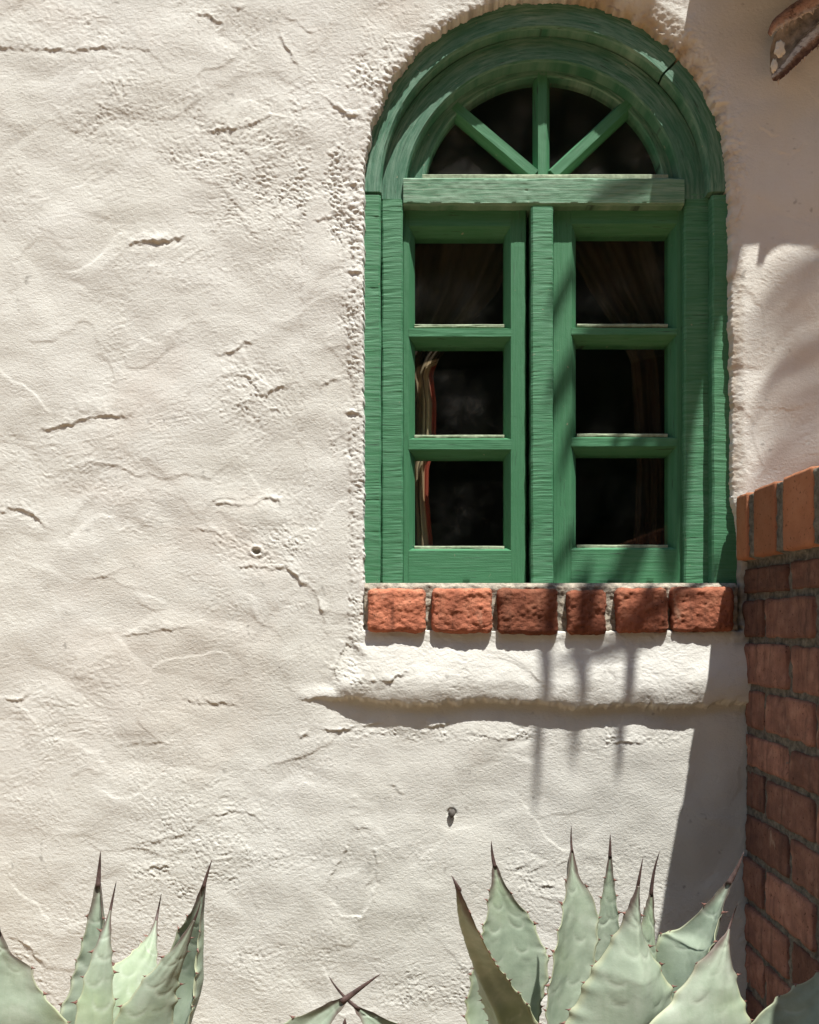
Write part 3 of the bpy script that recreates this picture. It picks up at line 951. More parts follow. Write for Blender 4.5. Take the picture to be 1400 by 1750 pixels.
# mortar: a lumpy bed between and over the bricks
xs = np.arange(622, 1262, 2.4); ys = np.arange(996, 1086, 2.4)
MX, MY = np.meshgrid(xs, ys)
mh = 1.5 + 2.2 * fbm2(MX / 16, MY / 14, 3, 201) + 1.2 * perlin2(MX / 5, MY / 5, 205) - 8 * sstep(1076, 1086, MY) - 9 * (1 - sstep(995, 1003, MY + 3 * perlin2(MX / 20, MX * 0, 207))) \
    - 4 * (1 - sstep(622, 632, MX))
front = np.stack([(MX - 720) / 1000, -mh / 1000, CZ + (1070 - MY) / 1000], -1)
back = front.copy(); back[..., 1] = .06
ny2, nx2 = MX.shape
idx = np.arange(nx2 * ny2).reshape(ny2, nx2); N2 = nx2 * ny2
Fm = [(idx[i, j], idx[i + 1, j], idx[i + 1, j + 1], idx[i, j + 1]) for i in range(ny2 - 1) for j in range(nx2 - 1)]
ring = [idx[0, j] for j in range(nx2)] + [idx[i, nx2 - 1] for i in range(1, ny2)] + [idx[ny2 - 1, j] for j in range(nx2 - 2, -1, -1)] + [idx[i, 0] for i in range(ny2 - 2, 0, -1)]
bk = [N2 + q for q in range(len(ring))]
Vm = np.concatenate([front.reshape(-1, 3), np.array([back.reshape(-1, 3)[r] for r in ring])])
Fm += [(ring[q], ring[(q + 1) % len(ring)], bk[(q + 1) % len(ring)], bk[q]) for q in range(len(ring))] + [tuple(bk)]
child(link('mortar', mesh('mortar', Vm, Fm), m_mortar('pale_mortar', 1.35)), sill)

# ------------------------------------------------------------------ brick garden wall on the right
BX = .551                       # its left face
bw = empty('brick_wall', (BX + .1, -1.1, 0), 'red brick garden wall with orange coping meeting the stucco at the right', 'wall')
WT = .20                        # thickness
LEN = 2.2
rows_y = [968, 1020, 1092, 1172, 1246, 1309, 1381, 1455, 1534, 1608, 1682, 1756, 1830, 1904, 1978]
zs = [CZ + (1070 - y) / 1000 for y in rows_y]
var = {}
for kind, L in (('a', .154), ('b', .070)):
    for r in range(4):
        var[(kind, r)] = brick_mesh('brick', WT, L, .058, (7, 18, 9), .0034, .005, 300 + r * 7 + (50 if kind == 'b' else 0))
for r in range(len(zs) - 1):
    zt, zb = zs[r], zs[r + 1]
    hgt = zt - zb - .0095
    odd = r % 2 == 0
    start = 0.002 if odd else -.083
    d = start
    while d < LEN:
        d0 = max(d, .002); d1 = min(d + .1565, LEN)
        L = d1 - d0
        if L > .03:
            kind = 'a' if L > .1 else 'b'
            me = var[(kind, random.randrange(4))]
            o = bpy.data.objects.new('brick', me); C.objects.link(o); o.parent = bw
            o.location = Vector((BX + WT / 2 + random.uniform(-.0025, .0025), -(d0 + d1) / 2, (zt + zb) / 2 - .001 + random.uniform(-.0015, .0015))) - bw.location
            o.scale = (1, L / (.154 if kind == 'a' else .070), hgt / .058)
            o.rotation_euler = (random.uniform(-.012, .012), 0, random.uniform(-.008, .008))
        d += .166
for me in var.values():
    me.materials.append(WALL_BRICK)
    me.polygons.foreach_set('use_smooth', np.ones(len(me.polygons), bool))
# mortar core, slightly back from the brick faces and lumpy
n_y, n_z = 200, 230
my = np.concatenate([np.linspace(0.0, .45, 150), np.linspace(.47, LEN - .004, 50)]); mz = np.linspace(0, CZ + .22 - .004, n_z)
GY, GZ = np.meshgrid(my, mz)
off = .0055 - .0165 * (GZ > CZ + .112) + .0022 * perlin2(GY * 1000 / 14, GZ * 1000 / 12, 401) + .0013 * perlin2(GY * 1000 / 5, GZ * 1000 / 5, 405)
fr = np.stack([BX + off, -GY, GZ], -1); bk2 = fr.copy(); bk2[..., 0] = BX + WT - .008
Vc = np.concatenate([fr.reshape(-1, 3), bk2.reshape(-1, 3)])
idx = np.arange(GY.size).reshape(GY.shape); Nc = GY.size
Fc = []
for i in range(GY.shape[0] - 1):
    for j in range(GY.shape[1] - 1):
        Fc.append((idx[i, j], idx[i, j + 1], idx[i + 1, j + 1], idx[i + 1, j]))
e = GY.shape[1] - 1; tpr = GY.shape[0] - 1
Fc += [(idx[i, e], idx[i, e] + Nc, idx[i + 1, e] + Nc, idx[i + 1, e]) for i in range(tpr)]
Fc += [(idx[tpr, j], idx[tpr, j + 1], idx[tpr, j + 1] + Nc, idx[tpr, j] + Nc) for j in range(e)]
Fc += [(Nc + idx[0, 0], Nc + idx[tpr, 0], Nc + idx[tpr, e], Nc + idx[0, e])]
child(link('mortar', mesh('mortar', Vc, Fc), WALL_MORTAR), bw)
# coping: bricks on edge, smooth, with a rounded top arris
cz0, cz1 = CZ + (1070 - 960) / 1000, CZ + .222
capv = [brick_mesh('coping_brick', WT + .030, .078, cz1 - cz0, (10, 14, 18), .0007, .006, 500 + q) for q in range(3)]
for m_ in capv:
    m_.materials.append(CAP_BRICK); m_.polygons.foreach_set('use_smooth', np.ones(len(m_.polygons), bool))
d = .004
first = True
while d < LEN - .03:
    L = .046 if first else (.082 if d < .16 else .095)
    o = bpy.data.objects.new('coping_brick', capv[random.randrange(3)]); C.objects.link(o); o.parent = bw
    o.location = Vector((BX + WT / 2 + random.uniform(-.001, .001), -(d + L / 2), (cz0 + cz1) / 2)) - bw.location
    o.scale = (1, L / .078, 1)
    d += L + .020
    first = False

# ------------------------------------------------------------------ agaves
def catmull(A, t):
    n = len(A)
    x = t * (n - 1); i = min(int(x), n - 2); f = x - i
    p0, p1, p2, p3 = A[max(i - 1, 0)], A[i], A[i + 1], A[min(i + 2, n - 1)]
    return .5 * ((2 * p1) + (-p0 + p2) * f + (2 * p0 - 5 * p1 + 4 * p2 - p3) * f * f + (-p0 + 3 * p1 - 3 * p2 + p3) * f ** 3)


def leaf(parent, rows, tip, dep, cup, base, tooth=26, tlen=.0062, seed=0, mat=None, tmat=None, name='leaf', sides=(0, 1), thick=.007, mid=0.0,
         wave=1.0, imprint=1.0, label=None, spine=True):
    """rows: (lx,ly,rx,ry) photo pixels from low to high. dep: (dL0,dR0,dL1,dR1) depth of left/right edge low and high."""
    nR = len(rows)
    L = []; R = []
    for i, (lx, ly, rx, ry) in enumerate(rows):
        t = i / max(nR - 1, 1)
        da = dep[0] + (dep[2] - dep[0]) * t; db = dep[1] + (dep[3] - dep[1]) * t
        dmid = (da + db) / 2; kd = min(1.0, math.hypot(rx - lx, ry - ly) / 70.0)
        L.append(np.array(P(lx, ly, dmid + (da - dmid) * kd))); R.append(np.array(P(rx, ry, dmid + (db - dmid) * kd)))
    if base is not None:
        b = np.array(base); c0 = (L[0] + R[0]) / 2; hw = (R[0] - L[0]) / 2
        for f, wf in ((.45, .95), (.8, .75), (1.0, .6)):
            c = c0 + (b - c0) * f
            q = hw * wf
            if np.linalg.norm(q) > .05: q = q / np.linalg.norm(q) * .05
            L.insert(0, c - q); R.insert(0, c + q)
    L = np.array(L); R = np.array(R)
    n, m = 120, 35
    ts = np.linspace(0, 1, n)
    Ls = np.array([catmull(L, t) for t in ts]); Rs = np.array([catmull(R, t) for t in ts])
    ce = (Ls + Rs) / 2; hw = (Rs - Ls) / 2
    tg = np.gradient(ce, axis=0); tg /= np.linalg.norm(tg, axis=1)[:, None]
    arc = np.concatenate([[0], np.cumsum(np.linalg.norm(np.diff(ce, axis=0), axis=1))])
    side = hw / np.maximum(np.linalg.norm(hw, axis=1), 1e-6)[:, None]
    nrm = np.cross(side, tg); nrm /= np.linalg.norm(nrm, axis=1)[:, None]      # sign chosen so +nrm is away from the camera
    flip = np.where((nrm[:, 1] < 0)[:, None], -1, 1); nrm = nrm * flip
    W = np.linalg.norm(hw, axis=1)
    sp = tooth * 1.25 / 1421.0
    nt = max(int(arc[-1] / sp), 2)
    tpos = [[(k + .5 + .3 * random.uniform(-1, 1)) * arc[-1] / nt for k in range(nt)] for _ in (0, 1)]
    us = np.linspace(-1, 1, m)
    AR = arc[:, None] + 0 * us[None, :]; UU = us[None, :] + 0 * AR; WW = W[:, None] + 0 * UU
    Q = UU.copy()
    for k, sgn in ((0, -1), (1, 1)):
        dd = np.min([np.abs(arc - a) for a in tpos[k]], axis=0)[:, None]
        ef = wave * np.minimum(.16, .0044 / np.maximum(WW, .003)) * (np.exp(-(dd / .0055) ** 2) - .35) * np.clip((np.abs(UU) - .6) / .4, 0, 1)
        Q = np.where(UU * sgn > .6, UU * (1 + ef), Q)
    cu = cup * np.minimum(WW / .04, 1)
    nz = .0008 * perlin2(AR * 14 + seed, UU * 2.2 + seed * 2, 7) + .0004 * perlin2(AR * 60 + seed, UU * 3.2, 9)
    PR = np.zeros_like(AR)
    # prints left by the teeth of neighbouring leaves while in the bud
    if imprint:
        for k, sgn in ((0, -.45), (1, .38)):
            for a in tpos[k]:
                du = (UU - sgn - .12 * math.sin(a * 90 + seed)) * WW / .0105; dv = (AR - a - .004) / .0125
                r2 = np.sqrt(du * du + dv * dv)
                rg = np.exp(-((r2 - 1) / .15) ** 2) * np.clip(.25 - dv, 0, 1)
                am_ = abs(math.sin(a * 173 + seed * 2.3 + k)) ** 1.5
                nz = nz + imprint * am_ * (.0008 * rg - .0002 * np.exp(-r2 ** 2 * 1.6))
                PR = np.maximum(PR, rg * am_)
    fadeT = np.minimum(1, WW / .012)
    dis = cu * (1 - UU * UU) + mid * WW * np.exp(-(UU / .28) ** 2) + nz * fadeT
    V0 = ce[:, None, :] + hw[:, None, :] * Q[..., None] + nrm[:, None, :] * dis[..., None]
    th = (thick * (1 - UU * UU) + .0011) * np.minimum(1, .25 + WW / .02)
    V = np.stack([V0, V0 + nrm[:, None, :] * th[..., None]])
    A = np.stack([np.clip((np.abs(UU) - .88) / .12, 0, 1)] * 2)
    PRA = np.stack([PR * fadeT] * 2)
    af = AR / arc[-1]
    TB = np.stack([np.clip(sstep(.90, 1.0, af + .10 * (np.abs(UU) - .5)), 0, 1)] * 2)
    V = V.reshape(-1, 3); F = []
    N = n * m
    for i in range(n - 1):
        for j in range(m - 1):
            a = i * m + j
            F.append((a, a + 1, a + m + 1, a + m)); F.append((N + a, N + a + m, N + a + m + 1, N + a + 1))
        for j in (0, m - 1):
            a = i * m + j
            F.append((a, a + m, N + a + m, N + a))
    F.append(tuple(range(m)) + tuple(N + j for j in range(m - 1, -1, -1)))
    F.append(tuple((n - 1) * m + j for j in range(m)) + tuple(N + (n - 1) * m + j for j in range(m - 1, -1, -1)))
    me = mesh(name, V, F)
    bm = bmesh.new(); bm.from_mesh(me); bmesh.ops.recalc_face_normals(bm, faces=bm.faces); bm.to_mesh(me); bm.free()
    at = me.attributes.new('margin', 'FLOAT', 'POINT'); at.data.foreach_set('value', A.ravel().astype(np.float32))
    at = me.attributes.new('across', 'FLOAT', 'POINT'); at.data.foreach_set('value', np.stack([(UU + 1) / 2] * 2).ravel().astype(np.float32))
    at = me.attributes.new('tip_brown', 'FLOAT', 'POINT'); at.data.foreach_set('value', TB.ravel().astype(np.float32))
    at = me.attributes.new('bud_print', 'FLOAT', 'POINT'); at.data.foreach_set('value', PRA.ravel().astype(np.float32))
    o = child(link(name, me, mat or LEAF), parent)
    if label: o['label'] = label
    # teeth
    tv = []; tf = []
    for k in sides:
        for a in tpos[k]:
            if a < arc[-1] * .08 or a > arc[-1] * .955: continue
            i = int(np.searchsorted(arc, a)); i = min(max(i, 1), n - 2)
            e = V.reshape(2, n, m, 3)[0, i, 0 if k == 0 else m - 1]
            out = side[i] * (-1 if k == 0 else 1)
            ln = tlen * random.uniform(.65, 1.25)
            tipv = e + out * ln + tg[i] * ln * random.uniform(-.1, .7) + nrm[i] * ln * random.uniform(-.3, .3)
            b0 = len(tv)
            rb = ln * .36
            ringp = [e - out * .0012 + tg[i] * rb * c + nrm[i] * (.0006 + rb * .5 * s_) for c, s_ in ((1.2, 0), (.3, 1), (-1.2, 0), (.3, -1))]
            ring2 = [e + (tipv - e) * .4 + (r - e) * .32 for r in ringp]
            tv += ringp + ring2 + [tipv]
            for q in range(4):
                p = (q + 1) % 4
                tf += [(b0 + q, b0 + p, b0 + 4 + p, b0 + 4 + q), (b0 + 4 + q, b0 + 4 + p, b0 + 8)]
    if tv:
        t_o = link('teeth', mesh('teeth', tv, tf), tmat or TOOTH)
        t_o.parent = o; t_o['kind'] = 'stuff'
    # terminal spine
    if spine:
        e = ce[-1] + nrm[-1] * .001
        tp = np.array(P(tip[0], tip[1], (dep[2] + dep[3]) / 2))
        r0 = max(W[-1] * .95, .0015)
        sv = []; sf = []; K = 10; S = 12
        ax = tp - e; axl = np.linalg.norm(ax)
        e0 = e - tg[-1] * axl * .10
        mid_c = e + tg[-1] * axl * .5
        for s_ in range(S):
            t = s_ / (S - 1)
            c = (1 - t) ** 2 * e0 + 2 * t * (1 - t) * mid_c + t * t * tp
            r = r0 * (1 - t) ** .85 * 1.06 + .00025
            for q in range(K):
                an = q / K * 2 * math.pi
                sv.append(c + side[-1] * r * math.cos(an) + nrm[-1] * r * .7 * math.sin(an))
        for s_ in range(S - 1):
            for q in range(K):
                p = (q + 1) % K
                sf.append((s_ * K + q, s_ * K + p, (s_ + 1) * K + p, (s_ + 1) * K + q))
        sf.append(tuple(range(K - 1, -1, -1))); sf.append(tuple((S - 1) * K + q for q in range(K)))
        s_o = link('spine', mesh('spine', sv, sf), SPINE)
        s_o.parent = o
    return o


def plant(name, bx, bdep, label):
    b = P(bx, 1070 + 850 * 1.35 / (D + bdep), bdep)
    p = empty(name, (b.x, b.y, 0.0), label, 'agave', 'agaves along the foot of the wall')
    # short stem
    bm = bmesh.new()
    bmesh.ops.create_cone(bm, cap_ends=True, segments=14, radius1=.06, radius2=.05, depth=.16)
    bmesh.ops.translate(bm, verts=bm.verts, vec=(0, 0, .07))
    me = bpy.data.meshes.new('stem'); bm.to_mesh(me); bm.free()
    link('stem', me, BARK, p)
    return p, b


ra, rb_ = plant('agave', 1060, -.37, 'large grey green agave in front of the brick wall corner at the lower right')


def B(b, dx, dy, dz=0):
    return (b.x + dx, b.y + dy, b.z + dz)


# back left leaf
leaf(ra, [(800, 1760, 925, 1760), (806, 1668, 938, 1660), (823, 1605, 927, 1612), (832, 1560, 905, 1568), (840, 1510, 870, 1522), (842, 1478, 849, 1478)],
     (840, 1437), (-.33, -.30, -.31, -.29), .010, B(rb_, -.04, .01), seed=1)
# dark leaf seen from its back
leaf(ra, [(838, 1760, 922, 1760), (818, 1690, 872, 1680), (800, 1610, 842, 1640), (788, 1560, 816, 1592), (779, 1520, 786, 1524)],
     (772, 1496), (-.36, -.42, -.56, -.62), -.012, B(rb_, -.05, .03), seed=2, tooth=30, mid=-.25)
# slim back leaves
leaf(ra, [(1015, 1700, 1075, 1690), (1018, 1610, 1062, 1600), (1024, 1560, 1056, 1560), (1036, 1490, 1048, 1490), (1040, 1462, 1046, 1462)],
     (1043, 1425), (-.30, -.28, -.29, -.28), .006, B(rb_, 0, .03), seed=3)
leaf(ra, [(1080, 1700, 1130, 1690), (1092, 1610, 1122, 1640), (1100, 1565, 1120, 1590), (1110, 1525, 1117, 1525)],
     (1128, 1454), (-.34, -.32, -.33, -.32), -.006, B(rb_, .01, .02), seed=4)
# tall upright leaf
leaf(ra, [(936, 1760, 984, 1760), (943, 1660, 1012, 1668), (958, 1580, 1022, 1600), (966, 1530, 1018, 1542), (973, 1480, 992, 1500), (976, 1452, 980, 1452)],
     (977, 1411), (-.42, -.38, -.37, -.35), .009, B(rb_, -.015, -.01), seed=5, tooth=32)
# right leaf, folded, leaning to the brick wall
leaf(ra, [(1085, 1742, 1180, 1770), (1120, 1612, 1208, 1645), (1160, 1586, 1222, 1600), (1200, 1552, 1233, 1560), (1243, 1504, 1252, 1508)],
     (1271, 1456), (-.31, -.40, -.33, -.36), .020, B(rb_, .03, .01), seed=6, tooth=34)
# broad front leaf
leaf(ra, [(962, 1790, 1128, 1790), (985, 1712, 1150, 1706), (1022, 1642, 1126, 1650), (1056, 1590, 1103, 1608), (1078, 1540, 1094, 1550), (1088, 1514, 1094, 1514)],
     (1099, 1466), (-.445, -.425, -.455, -.45), -.032, B(rb_, .0, -.06), seed=7, tooth=30, imprint=1.6, mid=-.12)
# front right leaf
leaf(ra, [(1090, 1800, 1282, 1790), (1150, 1708, 1268, 1702), (1192, 1650, 1256, 1660), (1232, 1605, 1248, 1612), (1244, 1588, 1248, 1588)],
     (1261, 1544), (-.53, -.49, -.48, -.47), -.010, B(rb_, .06, -.07), seed=8, tooth=36)
# low leaves reaching under the brick wall's shade
leaf(ra, [(1255, 1850, 1390, 1900), (1284, 1748, 1412, 1812), (1335, 1702, 1440, 1752), (1390, 1668, 1470, 1690), (1450, 1630, 1490, 1640), (1480, 1608, 1486, 1612)],
     (1510, 1590), (-.42, -.47, -.40, -.43), .014, B(rb_, .12, -.02), seed=10, tooth=36)
# hidden rosette leaves that spread to the left and towards the viewer
leaf(ra, [(760, 2080, 880, 2090), (720, 1960, 850, 1960), (690, 1890, 780, 1880), (660, 1850, 690, 1840)], (630, 1815), (-.52, -.42, -.52, -.46), .014, B(rb_, -.09, -.05), seed=11, tooth=36)
leaf(ra, [(900, 2160, 1050, 2170), (880, 2040, 1040, 2040), (890, 1950, 990, 1940), (915, 1880, 935, 1878)], (912, 1840), (-.62, -.60, -.66, -.65), -.014, B(rb_, -.04, -.13), seed=12, tooth=36)
leaf(ra, [(1140, 2160, 1290, 2150), (1160, 2040, 1310, 2030), (1220, 1950, 1320, 1930), (1290, 1880, 1310, 1872)], (1330, 1840), (-.60, -.58, -.66, -.65), -.014, B(rb_, .06, -.13), seed=13, tooth=36)

la, lb_ = plant('agave', 205, -.36, 'grey green agave at the lower left with narrow upright leaves')
leaf(la, [(150, 1760, 240, 1760), (190, 1660, 262, 1690), (228, 1626, 268, 1650), (252, 1600, 269, 1610), (265, 1570, 270, 1570)],
     (276, 1527), (-.34, -.31, -.19, -.18), -.004, B(lb_, .01, .04), seed=21)
leaf(la, [(96, 1770, 168, 1770), (118, 1690, 178, 1690), (140, 1612, 177, 1620), (152, 1560, 174, 1560), (163, 1510, 171, 1510)],
     (172, 1454), (-.34, -.38, -.31, -.33), .024, B(lb_, -.02, .02), seed=22, tooth=30)
leaf(la, [(-95, 1780, 118, 1770), (-70, 1690, 72, 1698), (-50, 1640, 50, 1652), (-20, 1612, 20, 1628), (-8, 1585, 2, 1592)],
     (-14, 1540), (-.42, -.40, -.40, -.38), .012, B(lb_, -.10, -.01), seed=23, tooth=36)
leaf(la, [(205, 1790, 318, 1790), (262, 1690, 330, 1700), (300, 1600, 334, 1640), (325, 1560, 341, 1580), (345, 1512, 351, 1514)],
     (363, 1468), (-.30, -.37, -.32, -.34), .028, B(lb_, .03, .01), seed=24, tooth=34)
leaf(la, [(178, 1790, 296, 1790), (222, 1705, 302, 1700), (268, 1650, 312, 1655), (300, 1615, 322, 1618), (330, 1572, 334, 1574)],
     (343, 1540), (-.39, -.37, -.39, -.38), -.014, B(lb_, .03, -.04), seed=25, tooth=38)
leaf(la, [(122, 1790, 196, 1790), (140, 1690, 194, 1690), (162, 1620, 191, 1620), (176, 1585, 190, 1585), (186, 1556, 191, 1556)],
     (199, 1506), (-.42, -.40, -.38, -.37), -.012, B(lb_, -.01, -.05), seed=26, tooth=34)
leaf(la, [(30, 2080, 170, 2090), (0, 1990, 120, 1980), (-20, 1920, 60, 1910), (-40, 1860, -22, 1855)], (-58, 1820), (-.55, -.52, -.6, -.58), -.012, B(lb_, -.08, -.10), seed=27, tooth=36)
leaf(la, [(220, 2080, 350, 2070), (260, 1980, 370, 1960), (320, 1900, 380, 1880), (372, 1845, 386, 1838)], (405, 1805), (-.55, -.52, -.6, -.58), -.012, B(lb_, .08, -.10), seed=28, tooth=36)

ma, mb_ = plant('agave', 560, -.33, 'small low agave between the two larger ones with only two crossed leaf tips showing')
leaf(ma, [(405, 1980, 470, 2010), (400, 1870, 475, 1890), (440, 1775, 530, 1812), (500, 1742, 552, 1775), (556, 1716, 574, 1738), (586, 1704, 594, 1712)],
     (651, 1664), (-.38, -.42, -.38, -.39), .016, B(mb_, -.05, 0), seed=31, tooth=44)
leaf(ma, [(650, 1970, 770, 1970), (645, 1850, 750, 1830), (630, 1785, 720, 1775), (618, 1748, 662, 1742), (604, 1722, 611, 1719)],
     (562, 1668), (-.33, -.30, -.32, -.31), .012, B(mb_, .05, .01), seed=32, tooth=30)
leaf(ma, [(520, 1990, 650, 1990), (520, 1880, 640, 1880), (550, 1800, 625, 1800), (580, 1768, 596, 1768)], (590, 1740), (-.40, -.40, -.40, -.40), -.012, B(mb_, 0, -.05), seed=33, mat=DRY, tooth=36, label='withered brown leaf stump')

# ------------------------------------------------------------------ dried toothed leaf hanging into the top right corner
dl = empty('dry_leaf', P(1440, -60, -.09), 'dried brown leaf with saw toothed edges hanging into the top right corner', 'dry leaf')
leaf(dl, [(1500, -95, 1480, -130), (1440, -10, 1420, -48), (1400, 12, 1385, -14), (1360, 32, 1350, 10), (1330, 48, 1322, 34), (1318, 62, 1312, 56)], (1312, 66),
     (-.075, -.055, -.07, -.05), -.006, None, seed=41, mat=DRY, tmat=DRY, name='blade', tooth=13, tlen=.010, sides=(0,), thick=.004, spine=False, imprint=0, wave=.4)
leaf(dl, [(1520, -40, 1500, -90), (1450, 38, 1440, 10), (1400, 76, 1398, 40), (1362, 110, 1362, 76), (1335, 134, 1338, 108), (1322, 138, 1318, 128)], (1322, 138),
     (-.065, -.045, -.06, -.04), -.005, None, seed=42, mat=DRY_PALE, tmat=DRY, name='blade', tooth=13, tlen=.008, sides=(0,), thick=.004, spine=False, imprint=0, wave=.4)
leaf(dl, [(1490, -75, 1470, -115), (1430, 10, 1400, -20), (1396, 40, 1368, 20), (1362, 76, 1332, 48), (1340, 108, 1318, 78), (1322, 130, 1316, 110)], (1322, 130),
     (-.030, -.030, -.02, -.02), .012, None, seed=43, mat=DRY_IN, tmat=DRY_IN, name='channel', tooth=30, tlen=.004, sides=(), thick=.003, spine=False, imprint=0, wave=.2)
for (x, y, rx, rz) in ((1333, 86, .008, .012), (1323, 114, .005, .009)):
    bm = bmesh.new(); bmesh.ops.create_icosphere(bm, subdivisions=3, radius=1)
    for v in bm.verts:
        k = 1 + .6 * float(perlin3(v.co.x * 1.7, v.co.y * 1.7, v.co.z * 1.7, x)) + .5 * max(0, math.sin(math.atan2(v.co.z, v.co.x) * 9 + x)) * max(0, v.co.z)
        v.co = Vector((v.co.x * rx * k, v.co.y * .0018, v.co.z * rz * k))
    me = bpy.data.meshes.new('flake'); bm.to_mesh(me); bm.free()
    o = link('flake', me, m_simple('pale_flake', (.62, .57, .46), .9, 80, .25, .001), dl)
    o.location = P(x, y, -.062) - dl.location

# ------------------------------------------------------------------ what shades the right side: tiled eave and a palm, above the frame
ez = P(720, -62, 0).z
ev = empty('tiled_eave', (1.5, 0, ez), 'small clay tiled eave jutting from the wall above the window, right of the arch', 'eave')
child(link('eave_board', box_mesh('eave_board', .474, 3.0, -.165, .05, ez, ez + .03, .003), TIMBER, None, False), ev)
tile_me = None
for k in range(14):
    if tile_me is None:
        bm = bmesh.new(); a = []; n = 10
        for q in range(n + 1):
            t = math.pi * q / n
            for (y, r) in ((.05, .085), (-.19, .075)):
                for rr in (r, r - .012):
                    a.append(bm.verts.new((rr * math.cos(t), y, rr * math.sin(t) * .7)))
        for q in range(n):
            i = q * 4
            for (p, s_) in ((0, 2), (2, 3), (3, 1), (1, 0)):
                bm.faces.new((a[i + p], a[i + 4 + p], a[i + 4 + s_], a[i + s_]))
        bm.faces.new((a[0], a[1], a[3], a[2])); e4 = n * 4
        bm.faces.new((a[e4], a[e4 + 1], a[e4 + 3], a[e4 + 2]))
        bmesh.ops.recalc_face_normals(bm, faces=bm.faces)
        tile_me = bpy.data.meshes.new('roof_tile'); bm.to_mesh(tile_me); bm.free(); tile_me.materials.append(TILE)
    o = bpy.data.objects.new('roof_tile', tile_me); C.objects.link(o); o.parent = ev
    o.location = Vector((.474 + .09 + k * .18, 0, ez + .031)) - ev.location

palm = empty('palm_tree', (2.3, -1.25, 0), 'feather palm standing beyond the brick wall, its fronds over the window', 'palm tree')
bm = bmesh.new()
prev = None
for i in range(40):
    z = i / 39 * 5.0; r = (.15 - .04 * z / 5) * (1 + .06 * (i % 2))
    rg = [bm.verts.new((r * math.cos(q / 14 * 6.2832), r * math.sin(q / 14 * 6.2832), z)) for q in range(14)]
    if prev:
        for q in range(14):
            bm.faces.new((prev[q], prev[(q + 1) % 14], rg[(q + 1) % 14], rg[q]))
    prev = rg
bm.faces.new(prev)
me = bpy.data.meshes.new('trunk'); bm.to_mesh(me); bm.free()
link('trunk', me, BARK, palm)


def cast(px, py, t):
    """a point on the line to the sun from the wall point at this pixel"""
    return P(px, py, 0) + SUN * t


def ribbon(bm, pts, ws, fold=.25):
    """narrow folded leaflet with some thickness, lying across the light"""
    pts = [Vector(p) for p in pts]
    n = len(pts); prev = None
    for i, p in enumerate(pts):
        tgv = (pts[min(i + 1, n - 1)] - pts[max(i - 1, 0)]).normalized()
        sd = tgv.cross(SUN).normalized(); up = sd.cross(tgv).normalized()
        w = ws[i] / 2
        rg = [bm.verts.new(p - sd * w), bm.verts.new(p + up * w * fold), bm.verts.new(p + sd * w), bm.verts.new(p + up * (w * fold - .001))]
        if prev:
            for q in range(4):
                bm.faces.new((prev[q], prev[(q + 1) % 4], rg[(q + 1) % 4], rg[q]))
        prev = rg


crown = Vector((2.3, -1.25, 5.05))


def frond(spine_pts, leaflets, name='frond'):
    bm = bmesh.new()
    n = len(spine_pts)
    ribbon(bm, spine_pts, [.035 * (1 - .7 * i / (n - 1)) for i in range(n)], .6)
    me = bpy.data.meshes.new(name); bm.to_mesh(me); bm.free()
    o = child(link(name, me, FROND), palm)
    bm = bmesh.new()
    for pts, w in leaflets:
        k = len(pts)
        ribbon(bm, pts, [w * max(.12, math.sin(math.pi * min(1, .16 + .84 * i / (k - 1)) ** 1.0) ** .7) for i in range(k)])
    me = bpy.data.meshes.new('leaflets'); bm.to_mesh(me); bm.free()
    l_o = link('leaflets', me, FROND); l_o.parent = o; l_o['kind'] = 'stuff'
    return o


T0 = .60
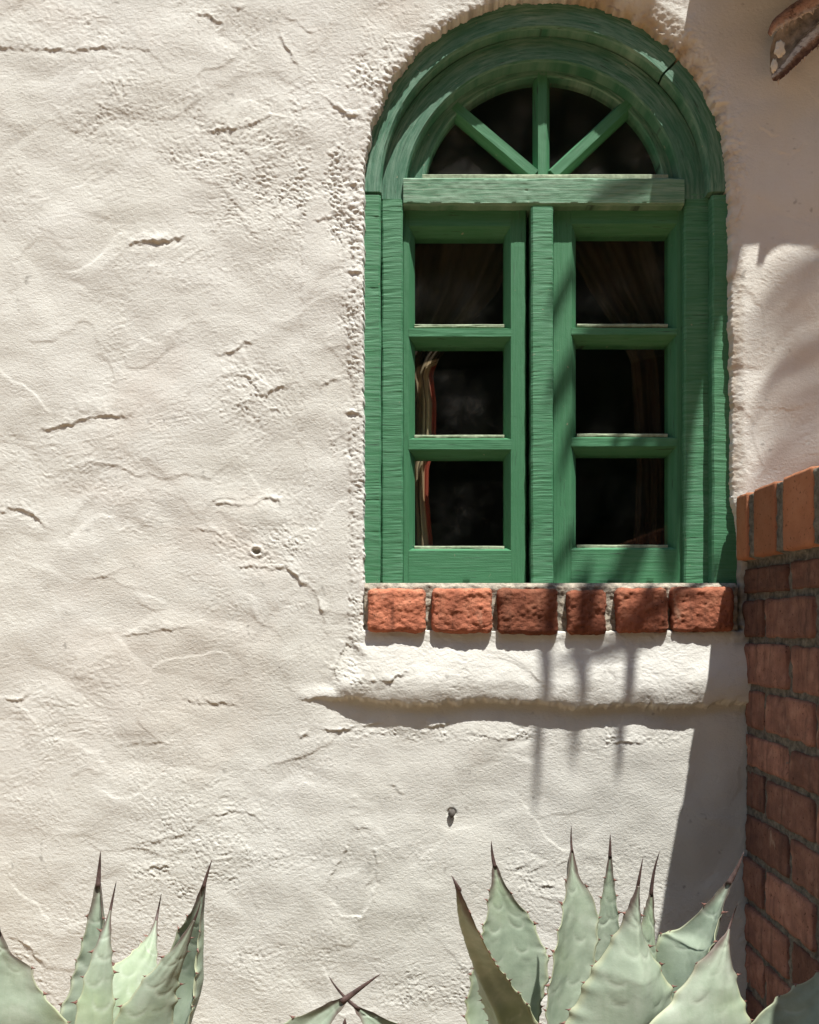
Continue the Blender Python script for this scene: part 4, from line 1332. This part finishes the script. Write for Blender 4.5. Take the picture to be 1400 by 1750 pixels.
# shadow paths on the wall, in photo pixels: (points, width px)
SH = [
    ([(1240, 260), (1120, 420), (1010, 560), (955, 655), (930, 720)], 22),
    ([(1260, 300), (1110, 500), (1030, 610), (985, 720), (965, 800)], 20),
    ([(1280, 340), (1160, 620), (1090, 760), (1000, 880), (940, 985)], 20),
    ([(1290, 380), (1180, 700), (1120, 860), (1065, 980), (1010, 1090)], 26),
    ([(1260, 420), (1180, 760), (1130, 880), (1085, 1010)], 16),
    ([(1230, 280), (1182, 420), (1168, 600), (1162, 800), (1158, 990)], 46),
    ([(1225, 300), (1190, 430), (1184, 560), (1176, 720)], 16),
    ([(1220, 250), (1100, 330), (1040, 350), (1000, 372)], 16),
    ([(1050, 820), (960, 960), (932, 1060), (922, 1200), (916, 1390)], 20),
    ([(1085, 850), (1010, 1010), (985, 1120), (982, 1310)], 28),
    ([(1120, 980), (1075, 1130), (1058, 1250), (1056, 1340)], 15),
    ([(1250, 900), (1130, 1080), (1010, 1150), (930, 1170)], 14),
    ([(1215, 420), (1130, 560), (1075, 700), (1040, 820)], 13),
    ([(1010, 390), (968, 470), (930, 570)], 13),
    ([(1240, 340), (1206, 430), (1196, 540), (1190, 640)], 30),
    ([(1236, 560), (1190, 720), (1176, 900), (1170, 1000)], 14),
]
for q in range(13):                                   # fine leaflets over the wall right of the window
    y0 = 385 + q * 33 + random.uniform(-8, 8)
    SH.append(([(1540, y0 - 30), (1420, y0 + 45 + random.uniform(-10, 10)), (1330, y0 + 105), (1258 + random.uniform(-4, 40), y0 + 165 + random.uniform(-20, 20))],
               random.uniform(6, 12)))
lf = []
for i, (pp, w) in enumerate(SH):
    if i < 8 or 12 <= i < 16: pp = [(x + 24, y - 130) for x, y in pp]      # these fall on the joinery, which lies deeper
    tt = T0 + (random.uniform(-.08, .10) if i < 16 else random.uniform(.05, .45))
    k = 9
    arr = np.array(pp, float)
    pts = []
    for q in range(k):
        c = catmull(arr, q / (k - 1)); pts.append(cast(c[0], c[1], tt + .02 * q / k))
    lf.append((pts, w / 1000 * 1.4))
rach = [crown] + [cast(x, y, t) for x, y, t in ((1720, 160, .85), (1500, 210, .70), (1330, 250, .64), (1220, 300, .60))]
frond(rach, lf)
# further fronds of the crown, away from the window
for k, az in enumerate((8, 30, 52, -14, -40, -66)):
    a = math.radians(az)
    dirv = Vector((math.cos(a), math.sin(a) * .9 - .2, 0)).normalized()
    sp_ = [crown + dirv * (s_ * 2.0) + Vector((0, 0, .9 * s_ - 1.3 * s_ * s_)) for s_ in np.linspace(0, 1, 9)]
    lv = []
    sdv = dirv.cross(Vector((0, 0, 1)))
    for s_ in np.linspace(.12, .98, 34):
        c = crown + dirv * (s_ * 2.0) + Vector((0, 0, .9 * s_ - 1.3 * s_ * s_))
        for sg in (-1, 1):
            ln = .5 * math.sin(math.pi * (.15 + .8 * s_))
            lv.append(([c, c + sdv * sg * ln * .5 + dirv * ln * .25 + Vector((0, 0, -.04)), c + sdv * sg * ln + dirv * ln * .5 + Vector((0, 0, -.22))], .03))
    frond(sp_, lv)
